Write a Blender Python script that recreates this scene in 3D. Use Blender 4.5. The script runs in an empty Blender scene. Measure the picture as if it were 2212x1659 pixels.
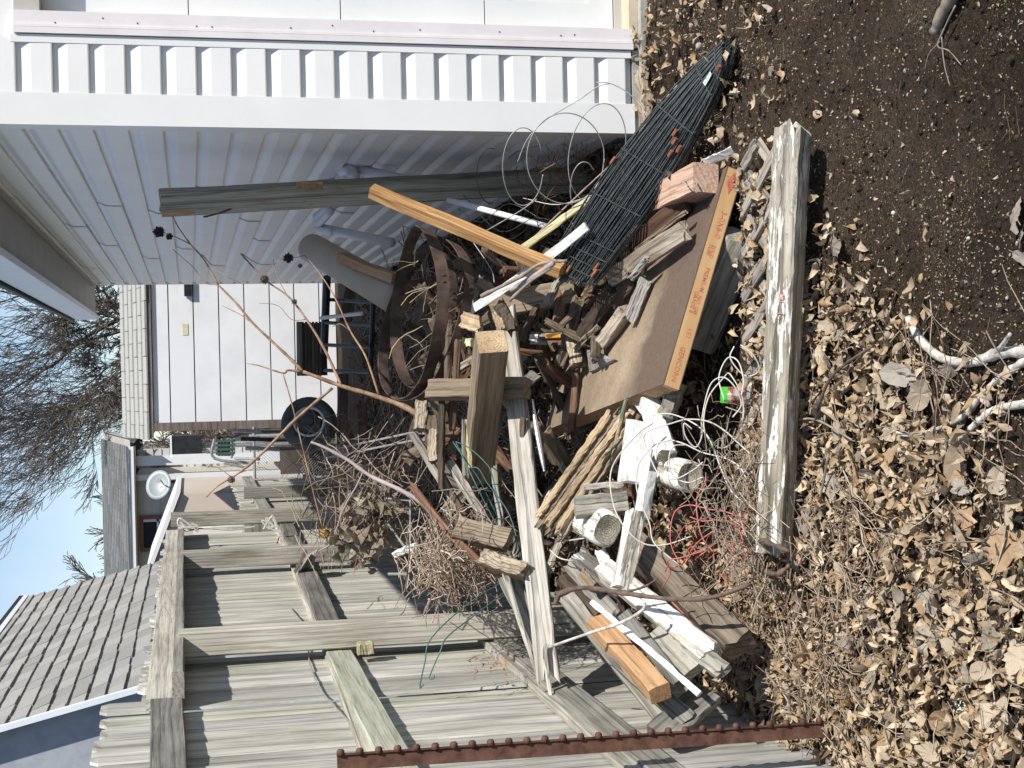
import bpy, math, random
import numpy as np
from mathutils import Vector, Matrix, noise
rnd = random.Random(7)
D = bpy.data
COL = bpy.context.scene.collection
SC = bpy.context.scene

# ------------------------------------------------------------------ camera
F_PX, CXP, CYP, HC = 3110.0, 1106.0, 829.5, 1.6
_p = math.atan(696/F_PX); _y = math.radians(-.48); _r = math.atan(.024)
cF = Vector((math.sin(_y)*math.cos(_p), math.cos(_y)*math.cos(_p), -math.sin(_p)))
_R = cF.cross(Vector((0, 0, 1))).normalized(); _U = _R.cross(cF)
cX = -math.cos(_r)*_U - math.sin(_r)*_R
cY = -math.sin(_r)*_U + math.cos(_r)*_R
EYE = Vector((0, 0, HC))
cam = D.cameras.new('camera'); camo = D.objects.new('camera', cam); COL.objects.link(camo)
camo.matrix_world = Matrix(((cX.x, cY.x, -cF.x, 0), (cX.y, cY.y, -cF.y, 0), (cX.z, cY.z, -cF.z, HC), (0, 0, 0, 1)))
cam.sensor_width = 36; cam.lens = 36*F_PX/2212
cam.clip_start = .05; cam.clip_end = 500
SC.camera = camo

# ------------------------------------------------------------------ light
SUN_AZ, SUN_EL = math.radians(53), math.radians(45)     # azimuth: to the right of straight behind the camera
sdir = Vector((math.sin(SUN_AZ)*math.cos(SUN_EL), -math.cos(SUN_AZ)*math.cos(SUN_EL), math.sin(SUN_EL)))
sun = D.lights.new('sun', 'SUN'); suno = D.objects.new('sun', sun); COL.objects.link(suno)
suno.rotation_euler = sdir.to_track_quat('Z', 'Y').to_euler()
sun.energy = 4.9; sun.angle = math.radians(.53); sun.color = (1, .95, .875)
W = D.worlds.new('World'); SC.world = W; W.use_nodes = True
wn, wl = W.node_tree.nodes, W.node_tree.links
bg = wn['Background']
sky = wn.new('ShaderNodeTexSky'); sky.sky_type = 'NISHITA'; sky.sun_disc = False
sky.sun_elevation = SUN_EL; sky.sun_rotation = math.radians(180)-SUN_AZ
sky.air_density = 1.0; sky.dust_density = 0.0; sky.ozone_density = 1.6
tc = wn.new('ShaderNodeTexCoord')
mp = wn.new('ShaderNodeMapping'); mp.inputs['Scale'].default_value = (4.2, 3.0, 1.1); mp.inputs['Rotation'].default_value = (0, .12, .5)
nz = wn.new('ShaderNodeTexNoise'); nz.inputs['Scale'].default_value = 1.5; nz.inputs['Detail'].default_value = 5; nz.inputs['Roughness'].default_value = .48
rp = wn.new('ShaderNodeValToRGB'); rp.color_ramp.elements[0].position = .46; rp.color_ramp.elements[0].color = (.0, .0, .0, 1)
rp.color_ramp.elements[1].position = .72; rp.color_ramp.elements[1].color = (.80, .80, .80, 1)
mxc = wn.new('ShaderNodeMixRGB'); mxc.inputs['Color2'].default_value = (7.6, 8.0, 8.6, 1)
wl.new(tc.outputs['Generated'], mp.inputs['Vector']); wl.new(mp.outputs['Vector'], nz.inputs['Vector'])
wl.new(nz.outputs['Fac'], rp.inputs['Fac']); wl.new(rp.outputs['Color'], mxc.inputs['Fac'])
tn = wn.new('ShaderNodeMixRGB'); tn.blend_type = 'MULTIPLY'; tn.inputs['Fac'].default_value = 1; tn.inputs['Color2'].default_value = (.84, .93, 1.06, 1)
wl.new(sky.outputs['Color'], tn.inputs['Color1']); wl.new(tn.outputs['Color'], mxc.inputs['Color1']); wl.new(mxc.outputs['Color'], bg.inputs['Color'])
bg.inputs['Strength'].default_value = .098
SC.view_settings.view_transform = 'Standard'; SC.view_settings.look = 'None'
SC.view_settings.exposure = .34; SC.view_settings.gamma = 1
SC.view_settings.use_curve_mapping = False
try:
    SC.cycles.max_bounces = 6; SC.cycles.diffuse_bounces = 3; SC.cycles.transparent_max_bounces = 8
except Exception: pass

# ------------------------------------------------------------------ pixel -> world (view 2212 x 1659)
def ray(X, y): return cF + cX*((X-CXP)/F_PX) + cY*((CYP-y)/F_PX)
def P(X, y, Y):
    d = ray(X, y); return EYE + d*(Y/d.y)
def G(X, y, z=0.0):
    d = ray(X, y); return EYE + d*((z-HC)/d.z)
def PXw(X, y, x):
    d = ray(X, y); return EYE + d*(x/d.x)
def at(a):                       # (X, y, depth) or (X, y, 'z', height)
    if isinstance(a, Vector): return a
    if len(a) == 4: return G(a[0], a[1], a[3])
    return P(*a)
def gh(x, y):                    # terrain height
    n = noise.noise(Vector((x*1.1, y*1.1, 3)))*.03 + noise.noise(Vector((x*4, y*4, 9)))*.012
    left = max(0, min(1, (-.15-x)/.8))*.05*max(0, min(1, (5.5-y)/1.0))
    m = math.exp(-((x-.05)/.62)**2)*.12*max(0, min(1, (y-4.3)/.9))*max(0, min(1, (9.5-y)/2.5))
    return n+left+m

# ------------------------------------------------------------------ objects
def tag(o, label=None, cat=None, group=None, kind=None):
    if label: o['label'] = label
    if cat: o['category'] = cat
    if group: o['group'] = group
    if kind: o['kind'] = kind
    return o
def empty(name, loc, label=None, cat=None, group=None):
    o = D.objects.new(name, None); COL.objects.link(o); o.location = loc; o.empty_display_size = .05
    bpy_par[o.name] = Matrix.Translation(Vector(loc))
    return tag(o, label, cat, group)
bpy_par = {}
def link(name, me, mat=None, parent=None, M=None):
    o = D.objects.new(name, me); COL.objects.link(o)
    if mat is not None and len(me.materials) == 0:
        for m in (mat if isinstance(mat, (list, tuple)) else [mat]): me.materials.append(m)
    M = M or Matrix.Identity(4)
    bpy_par[o.name] = M
    if parent is not None:
        o.parent = parent; o.matrix_basis = bpy_par[parent.name].inverted() @ M
    else: o.matrix_basis = M
    return o
def mesh(name, vs, fs, smooth=False, mi=None):
    me = D.meshes.new(name); me.from_pydata([tuple(v) for v in vs], [], fs)
    if smooth: me.polygons.foreach_set('use_smooth', [True]*len(fs))
    if mi: me.polygons.foreach_set('material_index', mi)
    me.update(); return me
class MB:
    def __init__(s): s.v = []; s.f = []; s.m = []
    def add(s, vs, fs, mi=0):
        b = len(s.v); s.v += [tuple(v) for v in vs]; s.f += [tuple(i+b for i in f) for f in fs]; s.m += [mi]*len(fs)
    def box(s, lo, hi, mi=0, M=None):
        vs = [Vector((x, y, z)) for x in (lo[0], hi[0]) for y in (lo[1], hi[1]) for z in (lo[2], hi[2])]
        if M: vs = [M @ v for v in vs]
        s.add(vs, [(0, 1, 3, 2), (4, 6, 7, 5), (0, 4, 5, 1), (2, 3, 7, 6), (0, 2, 6, 4), (1, 5, 7, 3)], mi)
    def tube(s, pts, r, n=6, mi=0, cap=True):
        pts = [Vector(p) for p in pts]
        if len(pts) < 2: return
        rs = r if isinstance(r, (list, tuple)) else [r]*len(pts)
        vs, fs = [], []
        t0 = (pts[1]-pts[0]).normalized()
        a = t0.orthogonal().normalized()
        for i, p in enumerate(pts):
            t = (pts[min(i+1, len(pts)-1)]-pts[max(i-1, 0)])
            t = t.normalized() if t.length > 1e-9 else t0
            a = a-t*a.dot(t)
            a = a.normalized() if a.length > 1e-6 else t.orthogonal().normalized()
            b = t.cross(a)
            for k in range(n):
                q = 2*math.pi*k/n
                vs.append(p+(a*math.cos(q)+b*math.sin(q))*rs[i])
        for i in range(len(pts)-1):
            for k in range(n):
                k2 = (k+1) % n
                fs.append((i*n+k, i*n+k2, (i+1)*n+k2, (i+1)*n+k))
        if cap and n > 2:
            fs.append(tuple(range(n-1, -1, -1))); fs.append(tuple((len(pts)-1)*n+k for k in range(n)))
        s.add(vs, fs, mi)
    def build(s, name, mat, parent=None, smooth=False, M=None):
        me = mesh(name, s.v, s.f, smooth, s.m if any(s.m) else None)
        return link(name, me, mat, parent, M)
def spline(pts, k=6):
    pts = [Vector(p) for p in pts]
    if len(pts) < 3: return pts
    q = [pts[0]*2-pts[1]]+pts+[pts[-1]*2-pts[-2]]
    out = []
    for i in range(1, len(q)-2):
        for j in range(k):
            t = j/k; a, b, c, d = q[i-1], q[i], q[i+1], q[i+2]
            out.append(.5*((2*b)+(c-a)*t+(2*a-5*b+4*c-d)*t*t+(-a+3*b-3*c+d)*t**3))
    return out+[pts[-1]]

# ------------------------------------------------------------------ materials
NORAND = [False]
def nodes(name):
    m = D.materials.new(name); m.use_nodes = True
    nt = m.node_tree; return m, nt.nodes, nt.links, nt.nodes['Principled BSDF']
def rampn(n, cols, pos=None, interp='LINEAR'):
    r = n.new('ShaderNodeValToRGB'); cr = r.color_ramp; cr.interpolation = interp
    pos = pos or [i/(len(cols)-1) for i in range(len(cols))]
    while len(cr.elements) < len(cols): cr.elements.new(.5)
    for e, p_, c in zip(cr.elements, pos, cols): e.position = p_; e.color = (*c, 1) if len(c) == 3 else c
    return r
def noisen(n, l, vec, scale, detail=4, rough=.55, dist=0):
    t = n.new('ShaderNodeTexNoise'); t.inputs['Scale'].default_value = scale; t.inputs['Detail'].default_value = detail
    t.inputs['Roughness'].default_value = rough; t.inputs['Distortion'].default_value = dist
    if vec is not None: l.new(vec, t.inputs['Vector'])
    return t
def mixn(n, l, a, b, fac, mode='MIX'):
    x = n.new('ShaderNodeMixRGB'); x.blend_type = mode
    for s_, v in (('Color1', a), ('Color2', b), ('Fac', fac)):
        if hasattr(v, 'is_linked') or hasattr(v, 'links'): l.new(v, x.inputs[s_])
        elif s_ == 'Fac': x.inputs[s_].default_value = v
        else: x.inputs[s_].default_value = (*v, 1)
    return x.outputs['Color']
def objvec(n, l, scale=(1, 1, 1), coord='Object'):
    kk = 0.0 if NORAND[0] else 9.0
    t = n.new('ShaderNodeTexCoord'); oi = n.new('ShaderNodeObjectInfo')
    m = n.new('ShaderNodeMapping'); m.inputs['Scale'].default_value = scale
    k = n.new('ShaderNodeVectorMath'); k.operation = 'SCALE'; k.inputs[0].default_value = (7.3, 3.1, 5.7)
    k2 = n.new('ShaderNodeMath'); k2.operation = 'MULTIPLY'; k2.inputs[1].default_value = kk
    l.new(oi.outputs['Random'], k2.inputs[0]); l.new(k2.outputs[0], k.inputs['Scale'])
    ad = n.new('ShaderNodeVectorMath'); ad.operation = 'ADD'
    l.new(t.outputs[coord], m.inputs['Vector']); l.new(m.outputs['Vector'], ad.inputs[0]); l.new(k.outputs['Vector'], ad.inputs[1])
    return ad.outputs['Vector'], oi.outputs['Random'], t
def bumpn(n, l, h, b, strength=.4, dist=.003, prev=None):
    x = n.new('ShaderNodeBump'); x.inputs['Strength'].default_value = strength; x.inputs['Distance'].default_value = dist
    l.new(h, x.inputs['Height'])
    if prev: l.new(prev, x.inputs['Normal'])
    if b: l.new(x.outputs['Normal'], b.inputs['Normal'])
    return x.outputs['Normal']
def wood(name, dark, mid, light, paint=None, pamt=.5, grain=1.0, rough=.8, contrast=.5, moss=None, stain=None, bump=.55, pscale=9, coarse=1.0):
    m, n, l, b = nodes(name)
    v, rand, tcn = objvec(n, l, (.55, 9*coarse, 9*coarse))
    w = n.new('ShaderNodeTexWave'); w.wave_type = 'RINGS'; w.rings_direction = 'X'; w.wave_profile = 'SAW'
    w.inputs['Scale'].default_value = 2.6*grain; w.inputs['Distortion'].default_value = 5.5; w.inputs['Detail'].default_value = 3; w.inputs['Detail Scale'].default_value = .8
    l.new(v, w.inputs['Vector'])
    v2, _, _ = objvec(n, l, (2.2, 70, 70))
    fib = noisen(n, l, v2, 2.2, 4, .6)
    v3, _, _ = objvec(n, l, (1.6, 6, 6))
    blot = noisen(n, l, v3, 1.6, 5, .6)
    c = rampn(n, [dark, mid, light]); l.new(blot.outputs['Fac'], c.inputs['Fac'])
    c.color_ramp.elements[0].position = .28; c.color_ramp.elements[2].position = .72
    g = rampn(n, [(1-contrast,)*3, (1, 1, 1), (.9,)*3], [0, .35, 1]); l.new(w.outputs['Fac'], g.inputs['Fac'])
    col = mixn(n, l, c.outputs['Color'], g.outputs['Color'], 1.0, 'MULTIPLY')
    f = rampn(n, [(.35, .33, .31), (1, 1, 1), (1.12, 1.1, 1.08)], [.3, .52, .75]); l.new(fib.outputs['Fac'], f.inputs['Fac'])
    col = mixn(n, l, col, f.outputs['Color'], .75, 'MULTIPLY')
    rr = rampn(n, [(.72, .72, .72), (1.18, 1.16, 1.12)]); l.new(rand, rr.inputs['Fac'])
    col = mixn(n, l, col, rr.outputs['Color'], 1.0, 'MULTIPLY')
    vd, _, _ = objvec(n, l, (4, 9, 9))
    for (cc, amt, sc) in ((moss, .56, 3), (stain, .6, 2)):
        if cc:
            q = noisen(n, l, vd, sc, 6, .7); r2 = rampn(n, [(0, 0, 0), (.85, .85, .85)], [amt, amt+.1]); l.new(q.outputs['Fac'], r2.inputs['Fac'])
            col = mixn(n, l, col, cc, r2.outputs['Color'])
    h = mixn(n, l, fib.outputs['Color'], w.outputs['Color'], .45)
    if paint:
        vp, _, _ = objvec(n, l, (pscale*.28, pscale*1.6, pscale*1.6))
        q = noisen(n, l, vp, 1.0, 8, .68)
        ad = n.new('ShaderNodeMath'); ad.operation = 'MULTIPLY_ADD'; ad.inputs[1].default_value = .35; l.new(fib.outputs['Fac'], ad.inputs[0]); l.new(q.outputs['Fac'], ad.inputs[2])
        th = .675-(pamt-.5)*.42
        r2 = rampn(n, [(0, 0, 0), (1, 1, 1)], [th-.015, th+.02]); l.new(ad.outputs[0], r2.inputs['Fac'])
        dirt = noisen(n, l, vd, 5, 5, .7); rd = rampn(n, [(.50, .46, .38), (1, 1, 1)], [.34, .56]); l.new(dirt.outputs['Fac'], rd.inputs['Fac'])
        pc = mixn(n, l, paint, rd.outputs['Color'], .7, 'MULTIPLY')
        col = mixn(n, l, col, pc, r2.outputs['Color'])
        h = mixn(n, l, h, r2.outputs['Color'], .4)
    l.new(col, b.inputs['Base Color'])
    bumpn(n, l, h, b, bump, .004)
    b.inputs['Roughness'].default_value = rough; b.inputs['Specular IOR Level'].default_value = .25
    return m
def plain(name, c1, c2=None, scale=6, rough=.6, metal=0, bump=.1, bdist=.002, detail=5, stretch=(1, 1, 1), pos=(.35, .65), spec=.4, coord='Object', var=.0):
    m, n, l, b = nodes(name)
    v, rand, _ = objvec(n, l, stretch, coord)
    q = noisen(n, l, v, scale, detail, .62)
    r = rampn(n, [c1, c2 or c1], list(pos)); l.new(q.outputs['Fac'], r.inputs['Fac'])
    col = r.outputs['Color']
    if var:
        rr = rampn(n, [(1-var,)*3, (1+var,)*3]); l.new(rand, rr.inputs['Fac']); col = mixn(n, l, col, rr.outputs['Color'], 1.0, 'MULTIPLY')
    l.new(col, b.inputs['Base Color'])
    b.inputs['Roughness'].default_value = rough; b.inputs['Metallic'].default_value = metal; b.inputs['Specular IOR Level'].default_value = spec
    if bump: bumpn(n, l, q.outputs['Fac'], b, bump, bdist)
    return m
def litter(name, cols, rough=.8, trans=.15):
    m, n, l, b = nodes(name)
    g = n.new('ShaderNodeNewGeometry')
    r = rampn(n, cols); l.new(g.outputs['Random Per Island'], r.inputs['Fac'])
    v, _, _ = objvec(n, l, (1, 1, 1))
    q = noisen(n, l, v, 90, 4, .6); r2 = rampn(n, [(.55, .5, .45), (1.1, 1.1, 1.1)], [.3, .7]); l.new(q.outputs['Fac'], r2.inputs['Fac'])
    col = mixn(n, l, r.outputs['Color'], r2.outputs['Color'], .8, 'MULTIPLY')
    l.new(col, b.inputs['Base Color']); b.inputs['Roughness'].default_value = rough; b.inputs['Specular IOR Level'].default_value = .2
    bumpn(n, l, q.outputs['Fac'], b, .5, .004)
    if trans:
        t = n.new('ShaderNodeBsdfTranslucent'); l.new(col, t.inputs['Color'])
        mx = n.new('ShaderNodeMixShader'); mx.inputs[0].default_value = trans
        l.new(b.outputs[0], mx.inputs[1]); l.new(t.outputs[0], mx.inputs[2]); l.new(mx.outputs[0], n['Material Output'].inputs['Surface'])
    return m

M = {}
M['vinyl'] = plain('white_vinyl', (.755, .755, .745), (.80, .795, .78), 3, .42, bump=0, spec=.4, var=.012)
def grain_bump(m, sc=(3, 60, 160), s=.14):
    n, l = m.node_tree.nodes, m.node_tree.links; b = n['Principled BSDF']
    v, _, _ = objvec(n, l, sc); q = noisen(n, l, v, 1.5, 3, .6); bumpn(n, l, q.outputs['Fac'], b, s, .002)
grain_bump(M['vinyl'])
M['trim'] = plain('white_trim', (.74, .74, .73), (.78, .78, .77), 5, .4, bump=.05)
M['trimwarm'] = plain('aged_white_trim', (.70, .665, .665), (.77, .73, .73), 8, .45, bump=.05)
M['door_steel'] = plain('door_white_steel', (.66, .68, .67), (.72, .735, .725), 2, .4, bump=.0)
grain_bump(M['door_steel'], (2, 60, 120), .12)
M['fascia'] = plain('white_aluminium_fascia', (.70, .74, .78), (.78, .8, .82), 4, .35, bump=.03)  # blue tint is the sky's reflection put into the white
M['soffit'] = plain('beige_soffit', (.42, .40, .36), (.5, .475, .43), 4, .5, bump=.03)
M['concrete'] = plain('concrete', (.24, .225, .195), (.44, .42, .38), 14, .9, bump=.6, bdist=.01, detail=9)
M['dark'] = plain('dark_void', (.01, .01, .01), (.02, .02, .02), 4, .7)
GREY = dict(dark=(.20, .185, .155), mid=(.335, .32, .275), light=(.47, .455, .405))
M['picket'] = wood('weathered_picket', (.33, .325, .285), (.47, .465, .42), (.60, .595, .55), grain=.35, contrast=.4, moss=(.40, .40, .335), bump=.4)
M['rail'] = wood('treated_rail', (.28, .265, .225), (.43, .415, .365), (.55, .535, .48), grain=.8, contrast=.4, bump=.5)
M['railgreen'] = wood('green_treated_rail', (.30, .31, .25), (.37, .385, .32), (.45, .46, .39), grain=.5, contrast=.2, bump=.3)
M['post'] = wood('post_pine', (.40, .38, .315), (.54, .52, .455), (.63, .61, .545), grain=.7, contrast=.45, bump=.4)
M['railgrey'] = wood('dark_grey_rail', (.15, .145, .13), (.25, .245, .22), (.37, .36, .33), grain=1.0, contrast=.55, bump=.7)
M['grey'] = wood('grey_wood', **GREY, contrast=.55, moss=(.2, .2, .14))
M['greylight'] = wood('pale_grey_wood', (.34, .315, .265), (.50, .475, .42), (.64, .615, .56), grain=.55, contrast=.6, bump=.9)
M['slat'] = wood('lattice_wood', (.22, .2, .17), (.36, .335, .295), (.48, .455, .41), contrast=.5)
M['greygreen'] = wood('grey_green_post', (.24, .24, .20), (.40, .39, .33), (.52, .50, .42), grain=.7, contrast=.6, stain=(.3, .17, .08), bump=.8)
M['pine'] = wood('fresh_pine', (.46, .25, .095), (.60, .345, .15), (.70, .44, .215), grain=1.1, contrast=.55, rough=.6, bump=.2)
M['pinetan'] = wood('tan_pine', (.36, .21, .11), (.47, .29, .16), (.56, .37, .22), grain=.7, contrast=.3, rough=.65, bump=.3)
M['pinepink'] = wood('pinkish_pine', (.42, .28, .2), (.55, .38, .29), (.62, .46, .37), grain=.9, contrast=.4, stain=(.4, .25, .1), bump=.35)
M['timber'] = wood('brown_timber', (.15, .115, .08), (.24, .19, .135), (.34, .28, .2), grain=.6, contrast=.4, stain=(.26, .14, .07), bump=.5)
M['darkwood'] = wood('dark_rotten_wood', (.055, .042, .03), (.125, .095, .07), (.24, .19, .145), grain=.8, contrast=.6, bump=1.0)
M['redwood'] = wood('reddish_wood', (.09, .05, .032), (.17, .095, .062), (.27, .18, .13), grain=.8, contrast=.5, bump=.8)
M['bark'] = wood('split_bark', (.15, .115, .08), (.32, .26, .19), (.52, .45, .35), grain=1.4, contrast=.7, bump=1.2, coarse=1.6, stain=(.06, .045, .03))
M['tanwood'] = wood('raw_tan_wood', (.20, .15, .10), (.46, .35, .225), (.66, .53, .37), grain=.8, contrast=.45, bump=.6, stain=(.2, .16, .12))
M['palesplit'] = wood('pale_split_wood', (.26, .21, .16), (.46, .385, .30), (.62, .54, .44), grain=1.2, contrast=.6, bump=.8, stain=(.1, .08, .06))
M['silver'] = wood('silver_bark', (.24, .22, .2), (.42, .40, .37), (.58, .56, .53), grain=1.6, contrast=.8, bump=1.4, coarse=2)
M['white'] = wood('white_paint_wood', (.3, .26, .2), (.42, .38, .31), (.5, .46, .4), paint=(.73, .73, .715), pamt=.86, bump=.7, pscale=16)
M['whiteworn'] = wood('worn_white_wood', (.33, .29, .22), (.47, .43, .345), (.58, .545, .46), paint=(.78, .77, .72), pamt=.62, grain=.5, bump=1.0, moss=(.27, .25, .17), pscale=20)
M['beamworn'] = wood('worn_beam_wood', (.21, .19, .145), (.36, .33, .27), (.50, .47, .405), paint=(.74, .73, .68), pamt=.42, grain=.4, contrast=.65, bump=1.1, moss=(.2, .19, .12), pscale=24)
M['whitepeel'] = wood('peeling_white_wood', (.09, .08, .07), (.17, .155, .135), (.28, .26, .23), paint=(.62, .61, .58), pamt=.42, bump=1.0)
M['whitestrip'] = wood('peeling_white_strip', (.1, .09, .08), (.2, .185, .165), (.3, .28, .25), paint=(.85, .85, .86), pamt=.86, bump=.7)
M['teal'] = wood('teal_paint_wood', (.3, .22, .13), (.46, .35, .22), (.6, .48, .33), paint=(.07, .30, .27), pamt=.40, bump=.8)
M['yellowish'] = wood('yellowish_wood', (.42, .37, .2), (.55, .5, .32), (.65, .6, .43), contrast=.3, bump=.3)
M['stick'] = plain('stick_bark', (.17, .135, .10), (.33, .28, .225), 30, .85, bump=.6, bdist=.003, var=.25, stretch=(1, 1, 1))
M['birch'] = plain('pale_birch_bark', (.32, .30, .26), (.66, .64, .59), 45, .8, bump=.7, bdist=.003)
M['stickdark'] = plain('dark_branch', (.06, .045, .035), (.17, .12, .09), 40, .85, bump=.6, bdist=.003)
M['sapling'] = plain('orange_stem', (.16, .085, .05), (.42, .28, .17), 22, .7, bump=.4, bdist=.002)
M['purple'] = plain('purple_branch', (.27, .22, .215), (.42, .36, .35), 12, .6, bump=.2)
M['seed'] = plain('seed_head', (.02, .012, .01), (.07, .04, .03), 60, .9, bump=.8)
M['rust'] = plain('rusty_iron', (.04, .028, .022), (.135, .092, .068), 16, .7, metal=.15, bump=.3, detail=8)
M['rustred'] = plain('red_rust_steel', (.06, .026, .020), (.15, .075, .050), 30, .7, metal=.15, bump=.4, detail=8)
M['rustclip'] = plain('orange_rust', (.20, .065, .03), (.33, .13, .07), 60, .8, bump=.5)
M['blackwire'] = plain('black_wire', (.008, .012, .014), (.022, .028, .032), 30, .38, bump=.1, spec=.5)
M['greenwire'] = plain('green_wire', (.03, .09, .085), (.06, .15, .14), 30, .45, bump=.1)
M['galv'] = plain('galvanised_wire', (.27, .27, .27), (.42, .42, .41), 40, .45, metal=.3, bump=.1)
M['whitewire'] = plain('whitish_wire', (.47, .46, .40), (.62, .61, .55), 30, .5, bump=.1)
M['redwire'] = plain('red_wire', (.36, .07, .065), (.52, .15, .13), 30, .5, bump=.1)
M['pvc'] = plain('white_pvc', (.66, .66, .65), (.77, .77, .76), 3, .35, bump=.0)
M['beige'] = plain('beige_tube', (.43, .35, .26), (.52, .435, .335), 3, .5, bump=.05)
M['black'] = plain('black_metal', (.012, .013, .015), (.03, .03, .032), 20, .35, bump=.05)
M['rubber'] = plain('tyre_rubber', (.06, .062, .065), (.115, .118, .12), 20, .8, bump=.3)
M['whitepanel'] = plain('white_fibre_board', (.72, .73, .745), (.80, .81, .82), 3, .55, bump=.05, detail=7)
M['shedtrim'] = wood('shed_trim_wood', (.17, .14, .12), (.24, .2, .175), (.32, .28, .25), contrast=.4)

# ================================================================== GROUND
def soil_mat():
    m, n, l, b = nodes('soil')
    v, _, _ = objvec(n, l, (1, 1, 1))
    a = noisen(n, l, v, 2.2, 8, .65)
    c = rampn(n, [(.030, .021, .014), (.050, .036, .025), (.080, .061, .044)], [.35, .5, .68]); l.new(a.outputs['Fac'], c.inputs['Fac'])
    fi = noisen(n, l, v, 110, 6, .75)
    f = rampn(n, [(.25, .25, .25), (1, 1, 1), (1.7, 1.6, 1.4)], [.35, .5, .7]); l.new(fi.outputs['Fac'], f.inputs['Fac'])
    col = mixn(n, l, c.outputs['Color'], f.outputs['Color'], 1, 'MULTIPLY')
    # chaff and straw bits
    v3 = noisen(n, l, v, 300, 3, .5); r3 = rampn(n, [(0, 0, 0), (1, 1, 1)], [.62, .66]); l.new(v3.outputs['Fac'], r3.inputs['Fac'])
    v4 = noisen(n, l, v, 6, 4, .6); r4 = rampn(n, [(0, 0, 0), (1, 1, 1)], [.42, .6]); l.new(v4.outputs['Fac'], r4.inputs['Fac'])
    k = mixn(n, l, r3.outputs['Color'], r4.outputs['Color'], 1, 'MULTIPLY')
    col = mixn(n, l, col, (.34, .27, .16), k)
    l.new(col, b.inputs['Base Color']); b.inputs['Roughness'].default_value = .95; b.inputs['Specular IOR Level'].default_value = .15
    n1 = bumpn(n, l, fi.outputs['Fac'], None, .9, .012)
    me = noisen(n, l, v, 28, 6, .6); bumpn(n, l, me.outputs['Fac'], b, .8, .03, n1)
    return m
M['soil'] = soil_mat()
def axis_vals(lo, mid0, mid1, hi, fine, coarse_n):
    a = [mid0-(mid0-lo)*((i/coarse_n)**2.4) for i in range(coarse_n, 0, -1)]
    k = int((mid1-mid0)/fine); b = [mid0+(mid1-mid0)*i/k for i in range(k+1)]
    return a+b+[mid1+(hi-mid1)*((i/coarse_n)**2.4) for i in range(1, coarse_n+1)]
xs = axis_vals(-180, -1.0, 1.6, 180, .012, 14); ys = axis_vals(-60, 2.3, 5.2, 320, .012, 22)
def soil_h(x, y):
    h = gh(x, y)
    if -1.3 < x < 1.9 and 2 < y < 5.6:
        h += noise.noise(Vector((x*14, y*14, 1)))*.006+noise.noise(Vector((x*45, y*45, 5)))*.0035
    return h
vs = [(x, y, soil_h(x, y)) for y in ys for x in xs]; nx = len(xs)
fs = [(j*nx+i, j*nx+i+1, (j+1)*nx+i+1, (j+1)*nx+i) for j in range(len(ys)-1) for i in range(nx-1)]
ground = link('ground', mesh('ground', vs, fs, True), M['soil']); tag(ground, kind='structure')

# ================================================================== GARAGE
WX, WY = .86, 4.92          # left wall plane, front wall plane
WBACK = 13.0
g = empty('garage', (WX+3, WY, 0), 'white vinyl sided garage filling the right side of the yard', 'garage')
PITCH = .1145; Z0 = .065
def siding_course(z, x0, x1, name, plane, tilt=0, M_=None):
    # Dutch lap profile extruded; plane 'front' runs along X and faces -Y, 'side' runs along Y and faces -X
    prof = [(0.002, PITCH+.012), (0.002, PITCH-.004), (.004, PITCH*.86), (.0145, PITCH*.66), (.0168, PITCH*.58), (.0175, .004), (.016, 0), (.003, 0.0)]
    vs = []; n_ = 3 if plane == 'front' else 9
    for i in range(n_):
        u = x0+(x1-x0)*i/(n_-1)
        wob = 0 if plane == 'front' else noise.noise(Vector((u*1.3, z*2, 0)))*.0045
        for o, h in prof:
            d = o+wob+.003
            vs.append((u, WY-d, z+h+tilt*(u-x0)) if plane == 'front' else (WX-d, u, z+h))
    k = len(prof); fs = []
    for i in range(n_-1):
        for j in range(k-1):
            q = (i*k+j, i*k+j+1, (i+1)*k+j+1, (i+1)*k+j)
            fs.append(q if plane == 'side' else q[::-1])
    return mesh(name, vs, fs)
FX0, FX1 = WX+.085, WX+.245          # siding strip between corner trim and door trim
for i in range(23):
    link('siding_course', siding_course(Z0+i*PITCH, FX0-.01, FX1+.012, 'siding', 'front', 0), M['vinyl'], g)
# front courses right of the door
for i in range(23):
    link('siding_course', siding_course(Z0+i*PITCH, WX+3.4, WX+6.2, 'siding', 'front'), M['vinyl'], g)
seams = [7.1, 9.3, 8.1, 10.4, 6.6, 9.0, 7.7, 11.2]
for i in range(21):
    s_ = seams[(i*5) % 8]+rnd.uniform(-.3, .3)
    link('siding_course', siding_course(Z0+i*PITCH, WY+.07, s_, 'siding', 'side'), M['vinyl'], g)
    o = link('siding_course', siding_course(Z0+i*PITCH, s_-.02, WBACK-.06, 'siding', 'side'), M['vinyl'], g)
    o.location.x -= .0035
# solid body behind siding
b = MB(); b.box((WX, WY+.005, .04), (WX+.33, WBACK, 2.5)); b.box((WX+.33, WY+.25, .04), (WX+6.2, WBACK, 2.5)); b.box((WX+3.3, WY+.005, .04), (WX+6.2, WY+.25, 2.5)); b.box((WX+.33, WY+.005, 2.12), (WX+3.3, WY+.25, 2.75))
b.build('wall', M['vinyl'], g)
b = MB(); b.box((WX-.006, WY-.022, Z0-.03), (WX+.083, WY+.004, 2.6)); b.box((WX-.022, WY-.022, Z0-.03), (WX-.006, WY+.070, 2.44))
o = b.build('corner_trim', M['trim'], g)
b = MB(); b.box((WX-.022, WBACK-.07, Z0), (WX-.003, WBACK+.02, 2.42)); b.build('corner_trim', M['trim'], g)
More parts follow.
